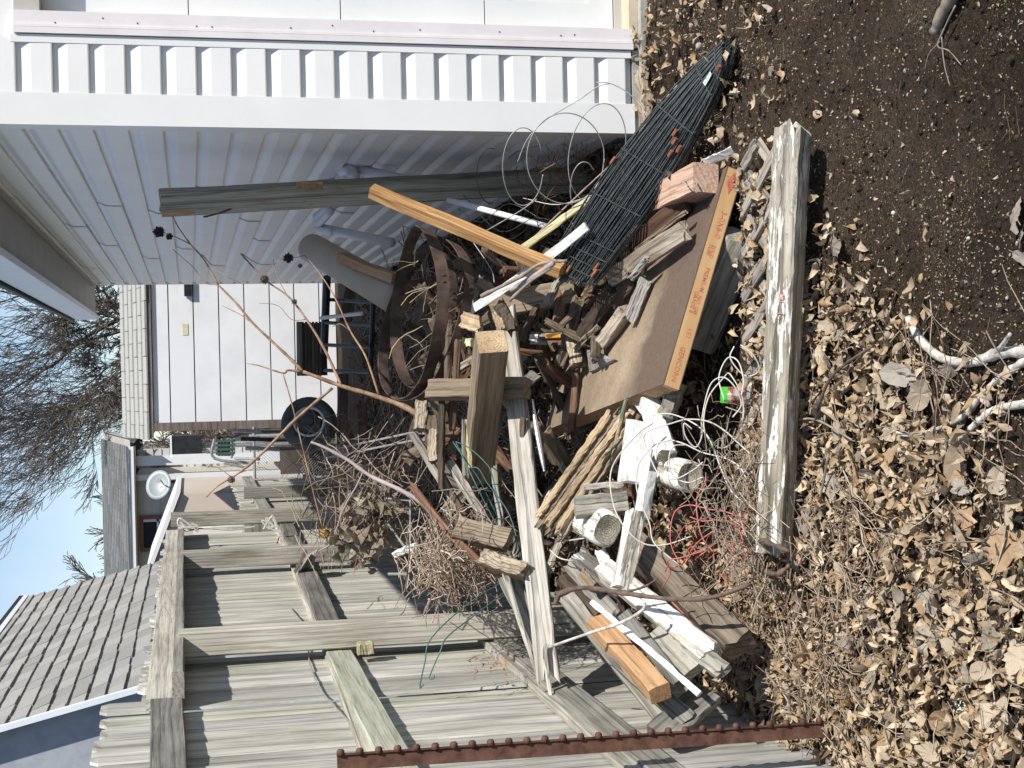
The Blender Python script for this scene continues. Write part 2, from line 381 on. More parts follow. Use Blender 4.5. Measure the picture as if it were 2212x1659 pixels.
# J channel and door casing
b = MB(); b.box((FX1, WY-.022, Z0-.02), (FX1+.026, WY+.004, 2.14)); b.build('channel_trim', M['trim'], g)
CX0 = FX1+.029
b = MB(); b.box((CX0, WY-.030, Z0-.028), (CX0+.020, WY+.10, 2.13)); b.box((CX0+.020, WY-.020, Z0-.028), (CX0+.075, WY+.10, 2.13)); b.box((CX0+.022, WY-.026, Z0-.028), (CX0+.030, WY-.020, 2.13))
o = b.build('door_casing', M['trimwarm'], g)
nm = MB()
for z in (2.0, 1.85, 1.74, 1.55, 1.5, 1.24, 1.1, .96, .8, .52, .3, .25):
    c = Vector((CX0+.047+rnd.uniform(-.012, .012), WY-.0205, z)); vs = [c+Vector((.0028*math.cos(q*1.047), 0, .0028*math.sin(q*1.047))) for q in range(6)]
    nm.add(vs+[v+Vector((0, -.001, 0)) for v in vs], [(6, 7, 8, 9, 10, 11)]+[(q, (q+1) % 6, 6+(q+1) % 6, 6+q) for q in range(6)])
nm.build('nail_heads', M['rust'], o)
# overhead door
DX0, DX1 = CX0+.075, WX+3.3
DYp = WY+.085
dz = [.075, .55, 1.06, 1.575, 2.12]
door = link('garage_door', mesh('door_core', [(DX0-.03, DYp+.03, .07), (DX1, DYp+.03, .07), (DX1, DYp+.03, 2.13), (DX0-.03, DYp+.03, 2.13)], [(0, 1, 2, 3)]), M['door_steel'], g)
for k in range(4):
    b = MB(); z0, z1 = dz[k]+.0018, dz[k+1]-.0018
    px0 = DX0-.03; ex = []; x = DX0+.115
    while x+.5 < DX1: ex.append((x, x+.46)); x += .60
    za, zb = z0+.09, z1-.085
    cuts = [px0]+[c for e in ex for c in e]+[DX1]
    for j in range(len(cuts)-1):
        xa, xb = cuts[j], cuts[j+1]
        if j % 2 == 0: b.box((xa, DYp, z0), (xb, DYp+.028, z1))
        else:
            b.box((xa, DYp, z0), (xb, DYp+.028, za)); b.box((xa, DYp, zb), (xb, DYp+.028, z1))
            b.box((xa, DYp+.008, za), (xb, DYp+.028, zb)); b.box((xa+.022, DYp+.002, za+.022), (xb-.022, DYp+.009, zb-.022))
    b.build('door_section', M['door_steel'], door)
b = MB(); b.box((DX0-.02, DYp-.01, .045), (DX1, DYp+.02, .073)); b.build('weather_seal', M['soffit'], door)
b = MB(); b.box((CX0+.075, WY+.0, 2.05), (DX1, DYp-.003, 2.13)); b.build('door_header', M['soffit'], g)
b = MB(); b.box((CX0+.01, WY-.012, .015), (DX1, WY+.26, .046)); b.build('sill_plate', plain('sill_wood', (.42, .36, .25), (.56, .49, .36), 9, .8, bump=.3), g)
b = MB(); b.box((WX-.03, WY-.05, -.1), (DX1+3, WY+.3, .014)); b.box((WX-.012, WY-.012, .0), (FX1+.03, WY+.3, .037)); b.box((WX-.01, WY+.3, -.1), (WX+.3, WBACK, .06))
b.build('foundation_slab', M['concrete'], g)
# eave: soffit, fascia, roof
OH = .30; SZ = 2.40
b = MB(); y = WY-.28
while y < WBACK+.25:
    b.box((WX-OH, y, SZ), (WX-.004, y+.0335, SZ+.012)); b.box((WX-OH, y+.0335, SZ+.006), (WX-.004, y+.040, SZ+.012)); y += .040
b.build('soffit', M['soffit'], g)
b = MB(); b.box((WX-.03, WY-.28, SZ-.028), (WX-.002, WBACK+.0, SZ-.001)); b.build('soffit_channel', M['soffit'], g)
y = WY-.3
while y < WBACK+.2:
    y2 = min(y+3.1, WBACK+.28); b = MB(); b.box((WX-OH-.012, y, SZ-.02), (WX-OH-.0005, y2-.003, SZ+.165)); b.box((WX-OH-.012, y, SZ-.028), (WX-OH+.022, y2-.003, SZ-.0205))
    b.build('fascia_board', M['fascia'], g); y = y2
M['shingle'] = plain('asphalt_shingle', (.10, .098, .094), (.19, .185, .175), 60, .95, bump=.5, var=.14)
b = MB(); ang = math.atan(.4)
xr = WX+3.1; zr = SZ+.19+.4*(xr-(WX-OH-.03))
vs = [(WX-OH-.035, WY-.32, SZ+.17), (xr, WY-.32, zr), (xr, WBACK+.3, zr), (WX-OH-.035, WBACK+.3, SZ+.17)]
vs += [(x, y, z+.028) for x, y, z in vs]
vs += [(2*xr-vs[0][0], WY-.32, SZ+.17), (2*xr-vs[0][0], WBACK+.3, SZ+.17), (2*xr-vs[0][0], WY-.32, SZ+.198), (2*xr-vs[0][0], WBACK+.3, SZ+.198)]
b.add(vs, [(0, 1, 5, 4), (0, 4, 7, 3), (4, 5, 6, 7), (0, 3, 2, 1), (2, 3, 7, 6), (1, 8, 10, 5), (5, 10, 11, 6), (2, 9, 8, 1), (9, 2, 6, 11), (8, 9, 11, 10)])
b.build('roof', M['shingle'], g)
b = MB(); b.add([(WX, WY+.0, 2.5), (WX+6.2, WY+.0, 2.5), (xr, WY+.0, zr-.02)], [(0, 1, 2)]); b.add([(WX, WBACK, 2.5), (WX+6.2, WBACK, 2.5), (xr, WBACK, zr-.02)], [(0, 2, 1)]); b.build('gable', M['vinyl'], g)

# ================================================================== FENCE
fen = empty('wooden_fence', (-.95, 4, 0), 'weathered grey wooden privacy fence along the left side of the yard', 'fence')
PXF = -1.005
pv = []
def picket_mesh(w, h, seed):
    r = random.Random(seed); n_ = 7; vs = []; t = .017; c = .022
    for i in range(n_+1):
        z = h*i/n_; wob = r.uniform(-.002, .002); cup = r.uniform(-.003, .003)
        for (u, d) in ((-w/2, 0), (-w/2+.004, t/2), (0, t/2+cup), (w/2-.004, t/2), (w/2, 0), (0, -t/2)):
            uu = u+wob
            if i == n_: uu *= .62
            vs.append((d, uu, z if i < n_ else h))
        if i == n_-1: pass
    # top shoulder: shift ring n-1 close to the top for a dog ear
    for k in range(6): x, y, _ = vs[(n_-1)*6+k]; vs[(n_-1)*6+k] = (x, y, h-c)
    fs = []
    for i in range(n_):
        for k in range(6):
            k2 = (k+1) % 6; fs.append((i*6+k, i*6+k2, (i+1)*6+k2, (i+1)*6+k))
    fs.append(tuple(n_*6+k for k in range(6)))
    return mesh('picket', vs, fs)
tall = [picket_mesh(.136, 1.9, i) for i in range(4)]; low = [picket_mesh(.136, 1.8, i+9) for i in range(4)]; short = [picket_mesh(.136, 1.26, i+19) for i in range(3)]
pk_mats = [M['picket'], wood('grey_picket', (.31, .305, .28), (.47, .465, .44), (.60, .595, .565), grain=.35, contrast=.45, bump=.6), wood('green_picket', (.31, .315, .26), (.44, .44, .37), (.55, .55, .48), grain=.4, contrast=.5, bump=.6)]
for ms in (tall, low, short):
    for me in ms: me.materials.append(pk_mats[0])
y = 2.3; k = 0; rot = Matrix.Rotation(math.pi/2, 4, 'Y')
# local X of the wood material must run along the picket: bake grain by rotated copies
def grainwise(me):
    # rotate vertices so that the long axis is local X
    for v in me.vertices: v.co = Vector((v.co.z, v.co.y, -v.co.x))
    me.update()
for ms in (tall, low, short):
    for me in ms: grainwise(me)
RZ = Matrix.Rotation(-math.pi/2, 4, 'Y')
while y < 14.2:
    if not 9.42 < y < 10.25:
        ms = tall if y < 4.62 else (low if y < 9.5 else short)
        me = ms[rnd.randrange(len(ms))]
        tl = rnd.uniform(-.006, .006)
        Mx = Matrix.Translation((PXF+rnd.uniform(-.006, .006), y, rnd.uniform(-.035, -.005))) @ Matrix.Rotation(tl, 4, 'X') @ Matrix.Rotation(rnd.uniform(-.05, .05), 4, 'Z') @ RZ
        o = link('picket', me, None, fen, Mx)
        o.material_slots[0].link = 'OBJECT'; o.material_slots[0].material = pk_mats[rnd.choice([0, 0, 1, 2])]
    y += .1385+rnd.uniform(-.001, .002); k += 1
# boards: helper used everywhere
def board_mesh(L, w, t, seed=0, bev=.003, warp=.002, jag=0.0, jag2=None, segs=10, taper=(1, 1), rough=.0015, bend=0, bendt=0):
    r = random.Random(seed); vs = []; bev = min(bev, w*.2, t*.2)
    ring = [(-w/2+bev, -t/2), (-w/6, -t/2), (w/6, -t/2), (w/2-bev, -t/2), (w/2, -t/2+bev), (w/2, t/2-bev), (w/2-bev, t/2), (w/6, t/2), (-w/6, t/2), (-w/2+bev, t/2), (-w/2, t/2-bev), (-w/2, -t/2+bev)]
    n = len(ring); jag2 = jag if jag2 is None else jag2
    ph = r.uniform(0, 99)
    e0 = [r.uniform(-1, 1)*jag for _ in ring]; e1 = [r.uniform(-1, 1)*jag2 for _ in ring]
    for i in range(segs+1):
        u = i/segs; x = -L/2+L*u
        s = taper[0]+(taper[1]-taper[0])*u
        wy = noise.noise(Vector((ph, u*3, 0)))*warp*2; wz = noise.noise(Vector((ph, u*3, 7)))*warp*2
        by = bend*(4*(u-.5)**2-1)*-1; bz = bendt*(4*(u-.5)**2-1)*-1
        for k, (a, b_) in enumerate(ring):
            xx = x+(e0[k] if i == 0 else (e1[k] if i == segs else 0))
            j = rough
            vs.append((xx, a*s+wy+by+r.uniform(-j, j), b_*s+wz+bz+r.uniform(-j, j)))
    fs = []
    for i in range(segs):
        for k in range(n):
            k2 = (k+1) % n; fs.append((i*n+k, i*n+k2, (i+1)*n+k2, (i+1)*n+k))
    c0 = len(vs); vs.append((-L/2+sum(e0)/n, 0, 0)); vs.append((L/2+sum(e1)/n, 0, 0))
    for k in range(n):
        k2 = (k+1) % n; fs.append((c0, k2, k)); fs.append((c0+1, segs*n+k, segs*n+k2))
    return mesh('board', vs, fs)
def frame_of(a, b, roll, up=None):
    x = (b-a).normalized(); mid = (a+b)/2
    n = (EYE-mid) if up is None else Vector(up); n = (n-x*n.dot(x)).normalized()
    n = Matrix.Rotation(math.radians(roll), 3, x) @ n
    yv = n.cross(x)
    return Matrix(((x.x, yv.x, n.x, mid.x), (x.y, yv.y, n.y, mid.y), (x.z, yv.z, n.z, mid.z), (0, 0, 0, 1)))
seedc = [100]
def board(name, a, b, w, t, mat, label=None, cat=None, group=None, roll=0, parent=None, up=None, **k):
    a, b = at(a), at(b); seedc[0] += 1
    me = board_mesh((b-a).length, w, t, seed=seedc[0], **k)
    o = link(name, me, M[mat] if isinstance(mat, str) else mat, parent, frame_of(a, b, roll, up))
    return tag(o, label, cat, group)
V = Vector
def fb(name, a, b, w, t, mat, **k): return board(name, V(a), V(b), w, t, mat, parent=fen, up=(1, 0, 0), **k)
RX = -.975          # rail centre plane
# rails (on edge, wide face towards the yard)
fb('rail', (RX+.0, 2.2, 1.655), (RX+.0, 4.66, 1.69), .092, .040, 'railgrey', warp=.004)
fb('rail', (RX-.0, 4.45, 1.78-.075), (RX-.0, 9.4, 1.80-.075), .088, .038, 'rail', warp=.003)
board('rail', V((RX+.055, 4.44, 1.655)), V((RX+.055, 9.4, 1.675)), .085, .036, 'rail', parent=fen, up=(0, 0, 1), warp=.002)
fb('rail', (RX, 2.9, 1.12), (RX, 3.42, 1.12), .11, .042, 'railgrey')
fb('rail', (RX-.004, 3.45, 1.12), (RX-.004, 5.55, 1.11), .088, .040, 'railgreen')
fb('rail', (RX-.004, 5.56, 1.09), (RX-.004, 9.6, 1.0), .088, .040, 'railgrey')
fb('rail', (RX-.015, 3.5, 1.175), (RX-.015, 9.6, 1.06), .03, .03, 'rail')
fb('rail', (RX, 2.2, .505), (RX, 5.2, .515), .088, .040, 'railgrey')
fb('rail', (RX-.006, 2.2, .562), (RX-.006, 5.2, .572), .035, .03, 'rail')
fb('rail', (RX, 5.2, .51), (RX, 9.7, .48), .088, .040, 'railgrey')
fb('rail', (RX, 10.2, 1.08), (RX, 14.2, 1.08), .088, .04, 'rail')
fb('rail', (RX, 10.2, .5), (RX, 14.2, .5), .088, .04, 'rail')
for (yy, zt, mt, w_) in ((5.08, 1.655, 'post', .09), (7.45, 1.66, 'rail', .09), (9.6, 1.74, 'grey', .10), (11.6, 1.2, 'grey', .09), (2.55, 1.63, 'post', .09)):
    board('post', V((RX+.066, yy, -.12)), V((RX+.066, yy, zt)), w_, .089, mt, parent=fen, up=(1, 0, 0), bev=.006, warp=.003)
# small blocks and bracket on the rails
board('block', V((RX+.03, 7.15, 1.06)), V((RX+.10, 7.2, 1.02)), .09, .02, 'grey', parent=fen, up=(0, 0, 1), roll=30)
b = MB(); b.box((-.06, -.045, -.002), (.06, .045, .002)); b.build('steel_plate', M['rust'], fen, M=Matrix.Translation((RX+.07, 7.12, 1.09)) @ Matrix.Rotation(.5, 4, 'Y'))
board('block', V((RX+.03, 4.98, 1.00)), V((RX+.03, 4.98, 1.055)), .05, .04, 'yellowish', parent=fen, up=(1, 0, 0))
# toe nails / bent nails on top rail
b = MB()
for (yy, zz) in ((5.9, 1.69), (6.4, 1.70), (7.9, 1.72), (8.3, 1.74)): b.tube([(RX+.01, yy, zz), (RX+.07, yy+.02, zz+.03)], .0022, 5)
b.build('nails', M['galv'], fen)
# thin cable clipped along the middle rail
b = MB(); b.tube(spline([V((PXF+.022, y_, 1.20+.03*math.sin(y_*3)-.01*(5-y_))) for y_ in (2.4, 3, 3.5, 4, 4.5, 5, 5.6, 6.2)], 5), .003, 5)
tag(b.build('fence_cable', M['galv']), 'thin grey cable running along the middle fence rail', 'cable')
# white cord tied round the third fence post
b = MB()
for q in range(3):
    pts = [P(545+rnd.uniform(-6, 6), 1140+rnd.uniform(-3, 3), 8.75), P(500, 1138+q*3, 8.72), P(450, 1139+q, 8.72), P(410, 1143+rnd.uniform(-4, 4), 8.75)]
    b.tube(spline(pts, 5), .006, 5)
for q in range(5):
    c = P(587 if q < 3 else 407, 1132, 8.7); b.tube(spline([c+V((rnd.uniform(-.05, .05), 0, rnd.uniform(-.06, .06))) for _ in range(5)], 4), .007, 5)
tag(b.build('tied_rope', M['whitewire']), 'white cord knotted round the third fence post and top rail', 'rope')

# ================================================================== BACKGROUND
def shingles(name, O, U_, Vv, nu, nv, du, dv, mat, parent, t=.012, stag=.5, mats=None):
    """rows of tabs on a plane: O lower left corner, U_ along the row, Vv up the slope; joined piece by row"""
    N = U_.cross(Vv).normalized()
    for j in range(nv):
        b = MB()
        for i in range(-1, nu):
            s = (i+((j % 2)*stag)); a0 = max(0, s*du+.004); a1 = min(nu*du, (s+1)*du-.004)
            if a1-a0 < .02: continue
            lift = t*(1+rnd.uniform(-.15, .3)); jj = rnd.uniform(-.006, .006)
            p0 = O+U_*a0+Vv*(j*dv+jj); p1 = O+U_*a1+Vv*(j*dv+jj); p2 = O+U_*a1+Vv*((j+1)*dv+.02); p3 = O+U_*a0+Vv*((j+1)*dv+.02)
            vs = [p0, p1, p2, p3, p0+N*lift, p1+N*lift, p2+N*.002, p3+N*.002]
            mi = rnd.randrange(len(mat)) if isinstance(mat, list) else 0
            b.add(vs, [(4, 5, 6, 7), (0, 1, 5, 4), (1, 2, 6, 5), (0, 4, 7, 3)], mi)
        b.build(name, mat, parent)
# --- white shed behind the yard
SY = 16.0
shed = empty('white_shed', P(700, 760, SY), 'white panelled shed with pale shingle roof at the end of the alley', 'shed')
sx0 = P(500, 909, SY).x; sx1 = 3.2; ztop = P(327, 760, SY).z
seam_px = [327, 364, 418, 473, 528, 583, 636, 690]
zs = [P(v, 700, SY).z for v in seam_px]+[0]
stpan, n, l, bs = nodes('stained_panel')
v, _, tcn = objvec(n, l, (1, 1, 1)); sp = n.new('ShaderNodeSeparateXYZ'); l.new(tcn.outputs['Object'], sp.inputs[0])
q = noisen(n, l, v, 3, 5, .6); r1 = rampn(n, [(0, 0, 0), (.75, .75, .75)], [.35, .6])
mr = n.new('ShaderNodeMapRange'); mr.inputs['From Min'].default_value = P(400, 740, SY).x; mr.inputs['From Max'].default_value = P(400, 640, SY).x; l.new(sp.outputs['X'], mr.inputs['Value'])
mz = n.new('ShaderNodeMapRange'); mz.inputs['From Min'].default_value = zs[1]; mz.inputs['From Max'].default_value = zs[2]+.06; l.new(sp.outputs['Z'], mz.inputs['Value'])
mm = n.new('ShaderNodeMath'); mm.operation = 'MULTIPLY'; l.new(mr.outputs[0], mm.inputs[0]); l.new(mz.outputs[0], mm.inputs[1])
m2 = n.new('ShaderNodeMath'); m2.operation = 'MULTIPLY'; l.new(mm.outputs[0], m2.inputs[0]); l.new(q.outputs['Fac'], r1.inputs['Fac']); l.new(r1.outputs['Color'], m2.inputs[1])
l.new(mixn(n, l, (.76, .77, .78), (.64, .50, .22), m2.outputs[0]), bs.inputs['Base Color']); bs.inputs['Roughness'].default_value = .55
for i in range(len(zs)-1):
    b = MB(); b.box((sx0, SY+(i % 2)*.001, zs[i+1]+.006), (sx1, SY+.02, zs[i]-.006)); b.build('wall_panel', stpan if i == 1 else M['whitepanel'], shed)
b = MB(); b.box((sx0, SY+.012, 0), (sx1, SY+3, ztop-.01)); b.build('wall', M['dark'], shed)
b = MB(); b.box((sx0-.09, SY-.03, 0), (sx0, SY+3.0, ztop)); b.build('corner_board', M['shedtrim'], shed)
b = MB(); b.box((sx0-.16, SY-.035, ztop-.005), (sx1, SY-.002, ztop+.045)); b.build('fascia', M['shedtrim'], shed)
zr_ = P(262, 760, 17.1).z
O = V((sx0-.18, SY-.05, ztop+.04)); Vv = V((0, 17.1-(SY-.05), zr_-ztop-.04)); Lr = Vv.length; Vv.normalize()
M['shpale'] = plain('pale_shingle', (.36, .355, .325), (.45, .445, .41), 40, .9, bump=.3)
shingles('shingle_row', O, V((1, 0, 0)), Vv, 12, 6, .30, Lr/6, M['shpale'], shed, t=.018)
b = MB(); b.add([O, O+V((3.7, 0, 0)), O+V((3.7, 0, 0))+Vv*Lr, O+Vv*Lr, O+V((0, 2.9, 0)), O+V((3.7, 2.9, 0))], [(0, 1, 2, 3), (3, 2, 5, 4), (0, 3, 4)]); b.build('roof_deck', M['shedtrim'], shed)
b = MB(); b.box((P(403, 640, SY-.02).x-.0, SY-.05, P(414, 640, SY).z), (P(403, 612, SY).x+.3, SY-.012, P(398, 640, SY).z)); b.build('wall_bracket', M['black'], shed)
stain = plain('ochre_stain', (.55, .47, .27), (.70, .66, .52), 12, .8, bump=.0)
b = MB(); b.box((P(400, 724, SY).x, SY-.004, P(406, 700, SY).z), (P(400, 700, SY).x, SY-.001, P(394, 700, SY).z)); b.build('torn_label', stain, shed)
# --- cream house with satellite dish
HY = 27.0
house = empty('cream_house', P(440, 1120, HY), 'cream lap sided house with grey shingle roof and white gutter beyond the fence', 'house')
M['cream'] = plain('cream_siding', (.50, .475, .40), (.56, .535, .455), 4, .6, bump=.0)
M['greylap'] = plain('pale_grey_siding', (.46, .46, .45), (.52, .52, .51), 4, .6, bump=0)
hx1 = P(400, 1022, HY).x; hx0 = P(400, 1420, HY).x; ez = P(296, 1100, HY).z
b = MB(); z = 0; hp = .155
while z < ez-.02: b.box((hx0, HY-.012, z), (hx1, HY+.03, z+hp-.012)); b.add([(hx0, HY-.012, z), (hx1, HY-.012, z), (hx1, HY-.028, z), (hx0, HY-.028, z), (hx0, HY-.010, z+hp), (hx1, HY-.010, z+hp)], [(3, 2, 5, 4), (0, 1, 2, 3)]); z += hp
b.build('lap_siding', M['cream'], house)
b = MB(); b.box((hx0, HY+.03, 0), (hx1, HY+7, ez)); b.build('wall', M['cream'], house)
hx2 = P(400, 968, HY+2).x
b = MB(); z = 0
while z < ez: b.box((hx1, HY+2, z), (hx2, HY+2.05, z+hp-.01)); b.add([(hx1, HY+2, z), (hx2, HY+2, z), (hx2, HY+1.982, z), (hx1, HY+1.982, z), (hx1, HY+2, z+hp), (hx2, HY+2, z+hp)], [(3, 2, 5, 4), (0, 1, 2, 3)]); z += hp
b.box((hx1+.01, HY+2.05, 0), (hx2, HY+6, ez))
b.build('wing_siding', M['greylap'], house)
for yy in (988, 1004):
    a_, b_ = P(326, yy, HY+1.95), P(387, yy, HY+1.95); bb = MB(); bb.box((a_.x-.02, HY+1.94, b_.z), (a_.x+.03, HY+1.98, a_.z)); bb.build('copper_strip', plain('copper_paint', (.32, .16, .09), (.42, .22, .14), 8, .6), house)
b = MB(); b.box((hx0, HY-.45, ez+.02), (P(300, 962, HY).x, HY-.33, ez+.14)); b.box((hx0, HY-.33, ez+.0), (P(300, 962, HY).x, HY-.01, ez+.03)); b.build('gutter', M['trim'], house)
b = MB(); b.box((hx1-.10, HY-.12, 0), (hx1-.0, HY-.031, ez)); b.build('downspout', M['trim'], house)
b = MB(); b.box((hx1+.16, HY-.05, 0), (hx1+.34, HY-.0, ez+.02)); b.build('corner_board', M['trim'], house)
rz_ = P(222, 1100, HY+3.4).z; xr_ = P(222, 957, HY).x
O = V((hx0, HY-.47, ez+.13)); Vv = V((0, 3.87, rz_-ez-.13)); Lr = Vv.length; Vv.normalize()
msh = [plain('roof_grey_%s' % q, c, d, 30, .95, bump=.2) for q, c, d in (('a', (.15, .155, .15), (.2, .2, .19)), ('b', (.21, .21, .195), (.26, .255, .235)), ('c', (.17, .18, .185), (.22, .23, .235)))]
shingles('shingle_row', O, V((1, 0, 0)), Vv, int((xr_-hx0)/.28), 16, .28, Lr/16, msh, house, t=.02)
b = MB(); q = O+V((0, 0, -.03)); w_ = V((xr_-hx0-.1, 0, 0)); b.add([q, q+w_, q+w_+Vv*Lr, q+Vv*Lr, q+V((0, 7.7, 0)), q+w_+V((0, 7.7, 0))], [(0, 1, 2, 3), (3, 2, 5, 4), (1, 5, 2), (0, 3, 4)]); b.build('roof_deck', M['shingle'], house)
# rake soffit at the right end
b = MB(); ra = O+V((xr_-hx0-.1, .05, -.05)); b.add([ra, ra+V((.18, 0, 0)), ra+V((.18, 0, 0))+Vv*Lr, ra+Vv*Lr], [(0, 1, 2, 3)]); b.add([ra+V((.19, 0, -.12)), ra+V((.19, 0, .05)), ra+V((.19, 0, .05))+Vv*Lr, ra+V((.19, 0, -.12))+Vv*Lr], [(0, 1, 2, 3)]); b.build('rake_board', M['soffit'], house)
w0, w1 = P(311, 1183, HY-.03), P(372, 1119, HY-.03)
win = link('window', mesh('pane_back', [(w0.x, HY-.03, w1.z), (w1.x, HY-.03, w1.z), (w1.x, HY-.03, w0.z), (w0.x, HY-.03, w0.z)], [(0, 1, 2, 3)]), plain('window_glass', (.02, .022, .025), (.04, .045, .05), 3, .08, bump=0), house)
b = MB(); fr = .07
for lo, hi in (((w0.x-fr, w1.z-fr), (w1.x+fr, w1.z)), ((w0.x-fr, w0.z), (w1.x+fr, w0.z+fr)), ((w0.x-fr, w1.z), (w0.x, w0.z)), ((w1.x, w1.z), (w1.x+fr, w0.z))): b.box((lo[0], HY-.08, lo[1]), (hi[0], HY-.02, hi[1]))
b.build('window_frame', plain('red_brown_paint', (.20, .075, .045), (.28, .12, .08), 6, .6), win)
b = MB(); zc = (w0.z+w1.z)/2; b.box((w0.x, HY-.06, zc-.02), (w1.x, HY-.035, zc+.02)); b.box((w1.x-.05, HY-.06, w1.z), (w1.x-.002, HY-.035, w0.z)); b.build('muntin', M['trim'], win)
# satellite dish
dc = P(342, 1047, HY-.55); dish = empty('satellite_dish', dc+V((0, .5, -.3)), 'round grey satellite dish on the cream house wall', 'satellite dish')
dn = V((.35, -.9, .35)).normalized(); vs = []; fs = []; u = dn.orthogonal().normalized()
u = V((1, 0, 0)); u = (u-dn*u.dot(dn)).normalized(); w = dn.cross(u)
vs.append(dc-dn*.05)
for r_i in range(1, 5):
    r = .27*r_i/4
    for k in range(24):
        a = 2*math.pi*k/24; vs.append(dc+u*r*math.cos(a)+w*r*.86*math.sin(a)-dn*(.05*(1-(r_i/4)**2)))
for k in range(24): fs.append((0, 1+k, 1+(k+1) % 24))
for r_i in range(3):
    for k in range(24): a = 1+r_i*24+k; b_ = 1+r_i*24+(k+1) % 24; fs.append((a, a+24, b_+24, b_))
o = link('reflector', mesh('reflector', vs, fs, True), plain('dish_grey', (.24, .275, .29), (.31, .345, .36), 3, .4, bump=0), dish)
md = o.modifiers.new('s', 'SOLIDIFY'); md.thickness = .012
b = MB(); b.tube([dc-dn*.02-w*.1, dc+dn*.3-w*.16], .012); b.box((-.05, -.04, -.04), (.05, .04, .04), M=Matrix.Translation(dc+dn*.31-w*.12)); b.build('feed_arm', M['greylap'], dish)
b = MB(); b.tube([dc-dn*.06, dc+V((.02, .25, -.18)), dc+V((.05, .35, -.48)), V((dc.x+.05, HY-.03, dc.z-.55))], .022); b.box((-.09, -.03, -.12), (.09, .0, .12), M=Matrix.Translation((dc.x+.05, HY-.03, dc.z-.55))); b.build('mount', M['black'], dish)
# --- tan outbuilding with a white rake board
TY = 18.0
ob = empty('tan_outbuilding', P(560, 1130, TY), 'pinkish tan outbuilding with a sloping white roof edge behind the fence', 'outbuilding')
tanm = plain('pinkish_tan_panel', (.58, .50, .42), (.63, .55, .465), 2, .6, bump=0)
pA, pB = P(390, 1068, TY), P(352, 1166, TY); xl = P(500, 1230, TY).x; zl = pB.z+(pB.z-pA.z)*(xl-pB.x)/(pB.x-pA.x)
vs = [(pA.x, TY, 0), (pA.x, TY, pA.z), (xl, TY, zl), (xl, TY, 0)]; vs += [(x, y+3, z) for x, y, z in vs]
link('wall', mesh('wall', vs, [(0, 3, 2, 1), (0, 1, 5, 4), (4, 5, 6, 7), (1, 2, 6, 5), (2, 3, 7, 6)]), tanm, ob)
b = MB(); b.box((P(450, 1112, TY).x-.004, TY-.006, 0), (P(450, 1112, TY).x+.004, TY-.001, 1.75)); b.build('panel_seam', M['soffit'], ob)
for dy in (0,):
    d_ = V((xl, TY, zl))-pA; b = MB(); up = V((0, 0, 1)); th = .055
    vs = [pA+V((.03, -.06, -.0)), pA+V((.03, -.06, th)), V((xl, TY-.06, zl+th)), V((xl, TY-.06, zl))]; vs += [v+V((0, 3.1, 0)) for v in vs]
    b.add(vs, [(0, 1, 2, 3), (1, 5, 6, 2), (0, 4, 5, 1), (0, 3, 7, 4)]); b.build('rake_board', M['trim'], ob)
# white panel seen through the gap in the fence
b = MB(); a_, c_ = P(417, 1156, 12.5), P(523, 1128, 12.5); b.box((a_.x, 12.5, c_.z), (c_.x, 12.54, a_.z)); bp = b.build('white_door_panel', plain('cream_panel', (.66, .60, .53), (.7, .64, .57), 3, .6, bump=0)); tag(bp, 'pale cream panel leaning behind the gap in the fence', 'panel')
b = MB(); b.box((a_.x-.005, 12.485, .0), (c_.x+.0, 12.52, c_.z-.02)); b.build('lower_panel', M['grey'], bp)
# --- neighbour's gambrel roof building
NY0, NY1 = 9.75, 16.5
nb = empty('gambrel_shed', (-3.4, 10, 0), "grey shingled gambrel roof building with blue grey end wall left of the fence", 'shed')
top = P(48, 1295, NY1); bot0 = P(312, 1224, NY1); dirv = (bot0-top)
O1 = bot0+dirv*.25; O1 = V((O1.x, NY0, O1.z)); Vv = (top-bot0).normalized(); Vv = V((Vv.x, 0, Vv.z)).normalized()
Lr = (V((top.x, 0, top.z))-V((O1.x, 0, O1.z))).length; nrow = 13
nsh = [plain('gambrel_shingle_%s' % q, c, d, 50, .95, bump=.5) for q, c, d in (('a', (.25, .245, .23), (.32, .31, .29)), ('b', (.29, .285, .265), (.36, .35, .325)), ('c', (.22, .215, .2), (.29, .28, .26)))]
shingles('shingle_row', O1, V((0, 1, 0)), Vv, 22, nrow, (NY1-NY0)/22, Lr/nrow, nsh, nb, t=.022)
b = MB(); xb = -6.5; t1 = V((top.x, NY0, top.z))
vs = [V((O1.x-.02, NY0+.1, 0)), V((O1.x-.02, NY0+.1, O1.z)), V((top.x-.02, NY0+.1, top.z-.01)), V((-4.4, NY0+.1, top.z+.7)), V((xb, NY0+.1, 0))]
vs2 = [v+V((0, NY1-NY0-.2, 0)) for v in vs]
b.add(vs+vs2, [(0, 1, 2, 3, 4), (9, 8, 7, 6, 5), (0, 5, 6, 1), (1, 6, 7, 2), (3, 8, 9, 4)]); b.build('end_wall', plain('blue_grey_block', (.30, .325, .36), (.38, .405, .435), 9, .85, bump=.3), nb)
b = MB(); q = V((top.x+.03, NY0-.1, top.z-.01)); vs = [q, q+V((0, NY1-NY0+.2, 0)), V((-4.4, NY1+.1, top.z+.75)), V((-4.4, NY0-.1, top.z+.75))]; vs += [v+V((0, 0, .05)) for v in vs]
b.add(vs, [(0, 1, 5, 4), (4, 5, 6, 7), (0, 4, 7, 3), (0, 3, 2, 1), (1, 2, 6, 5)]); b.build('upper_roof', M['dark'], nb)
b = MB(); b.box((top.x+.0, NY0-.05, top.z-.06), (top.x+.04, NY1+.08, top.z-.012)); b.build('eave_trim', M['trim'], nb)
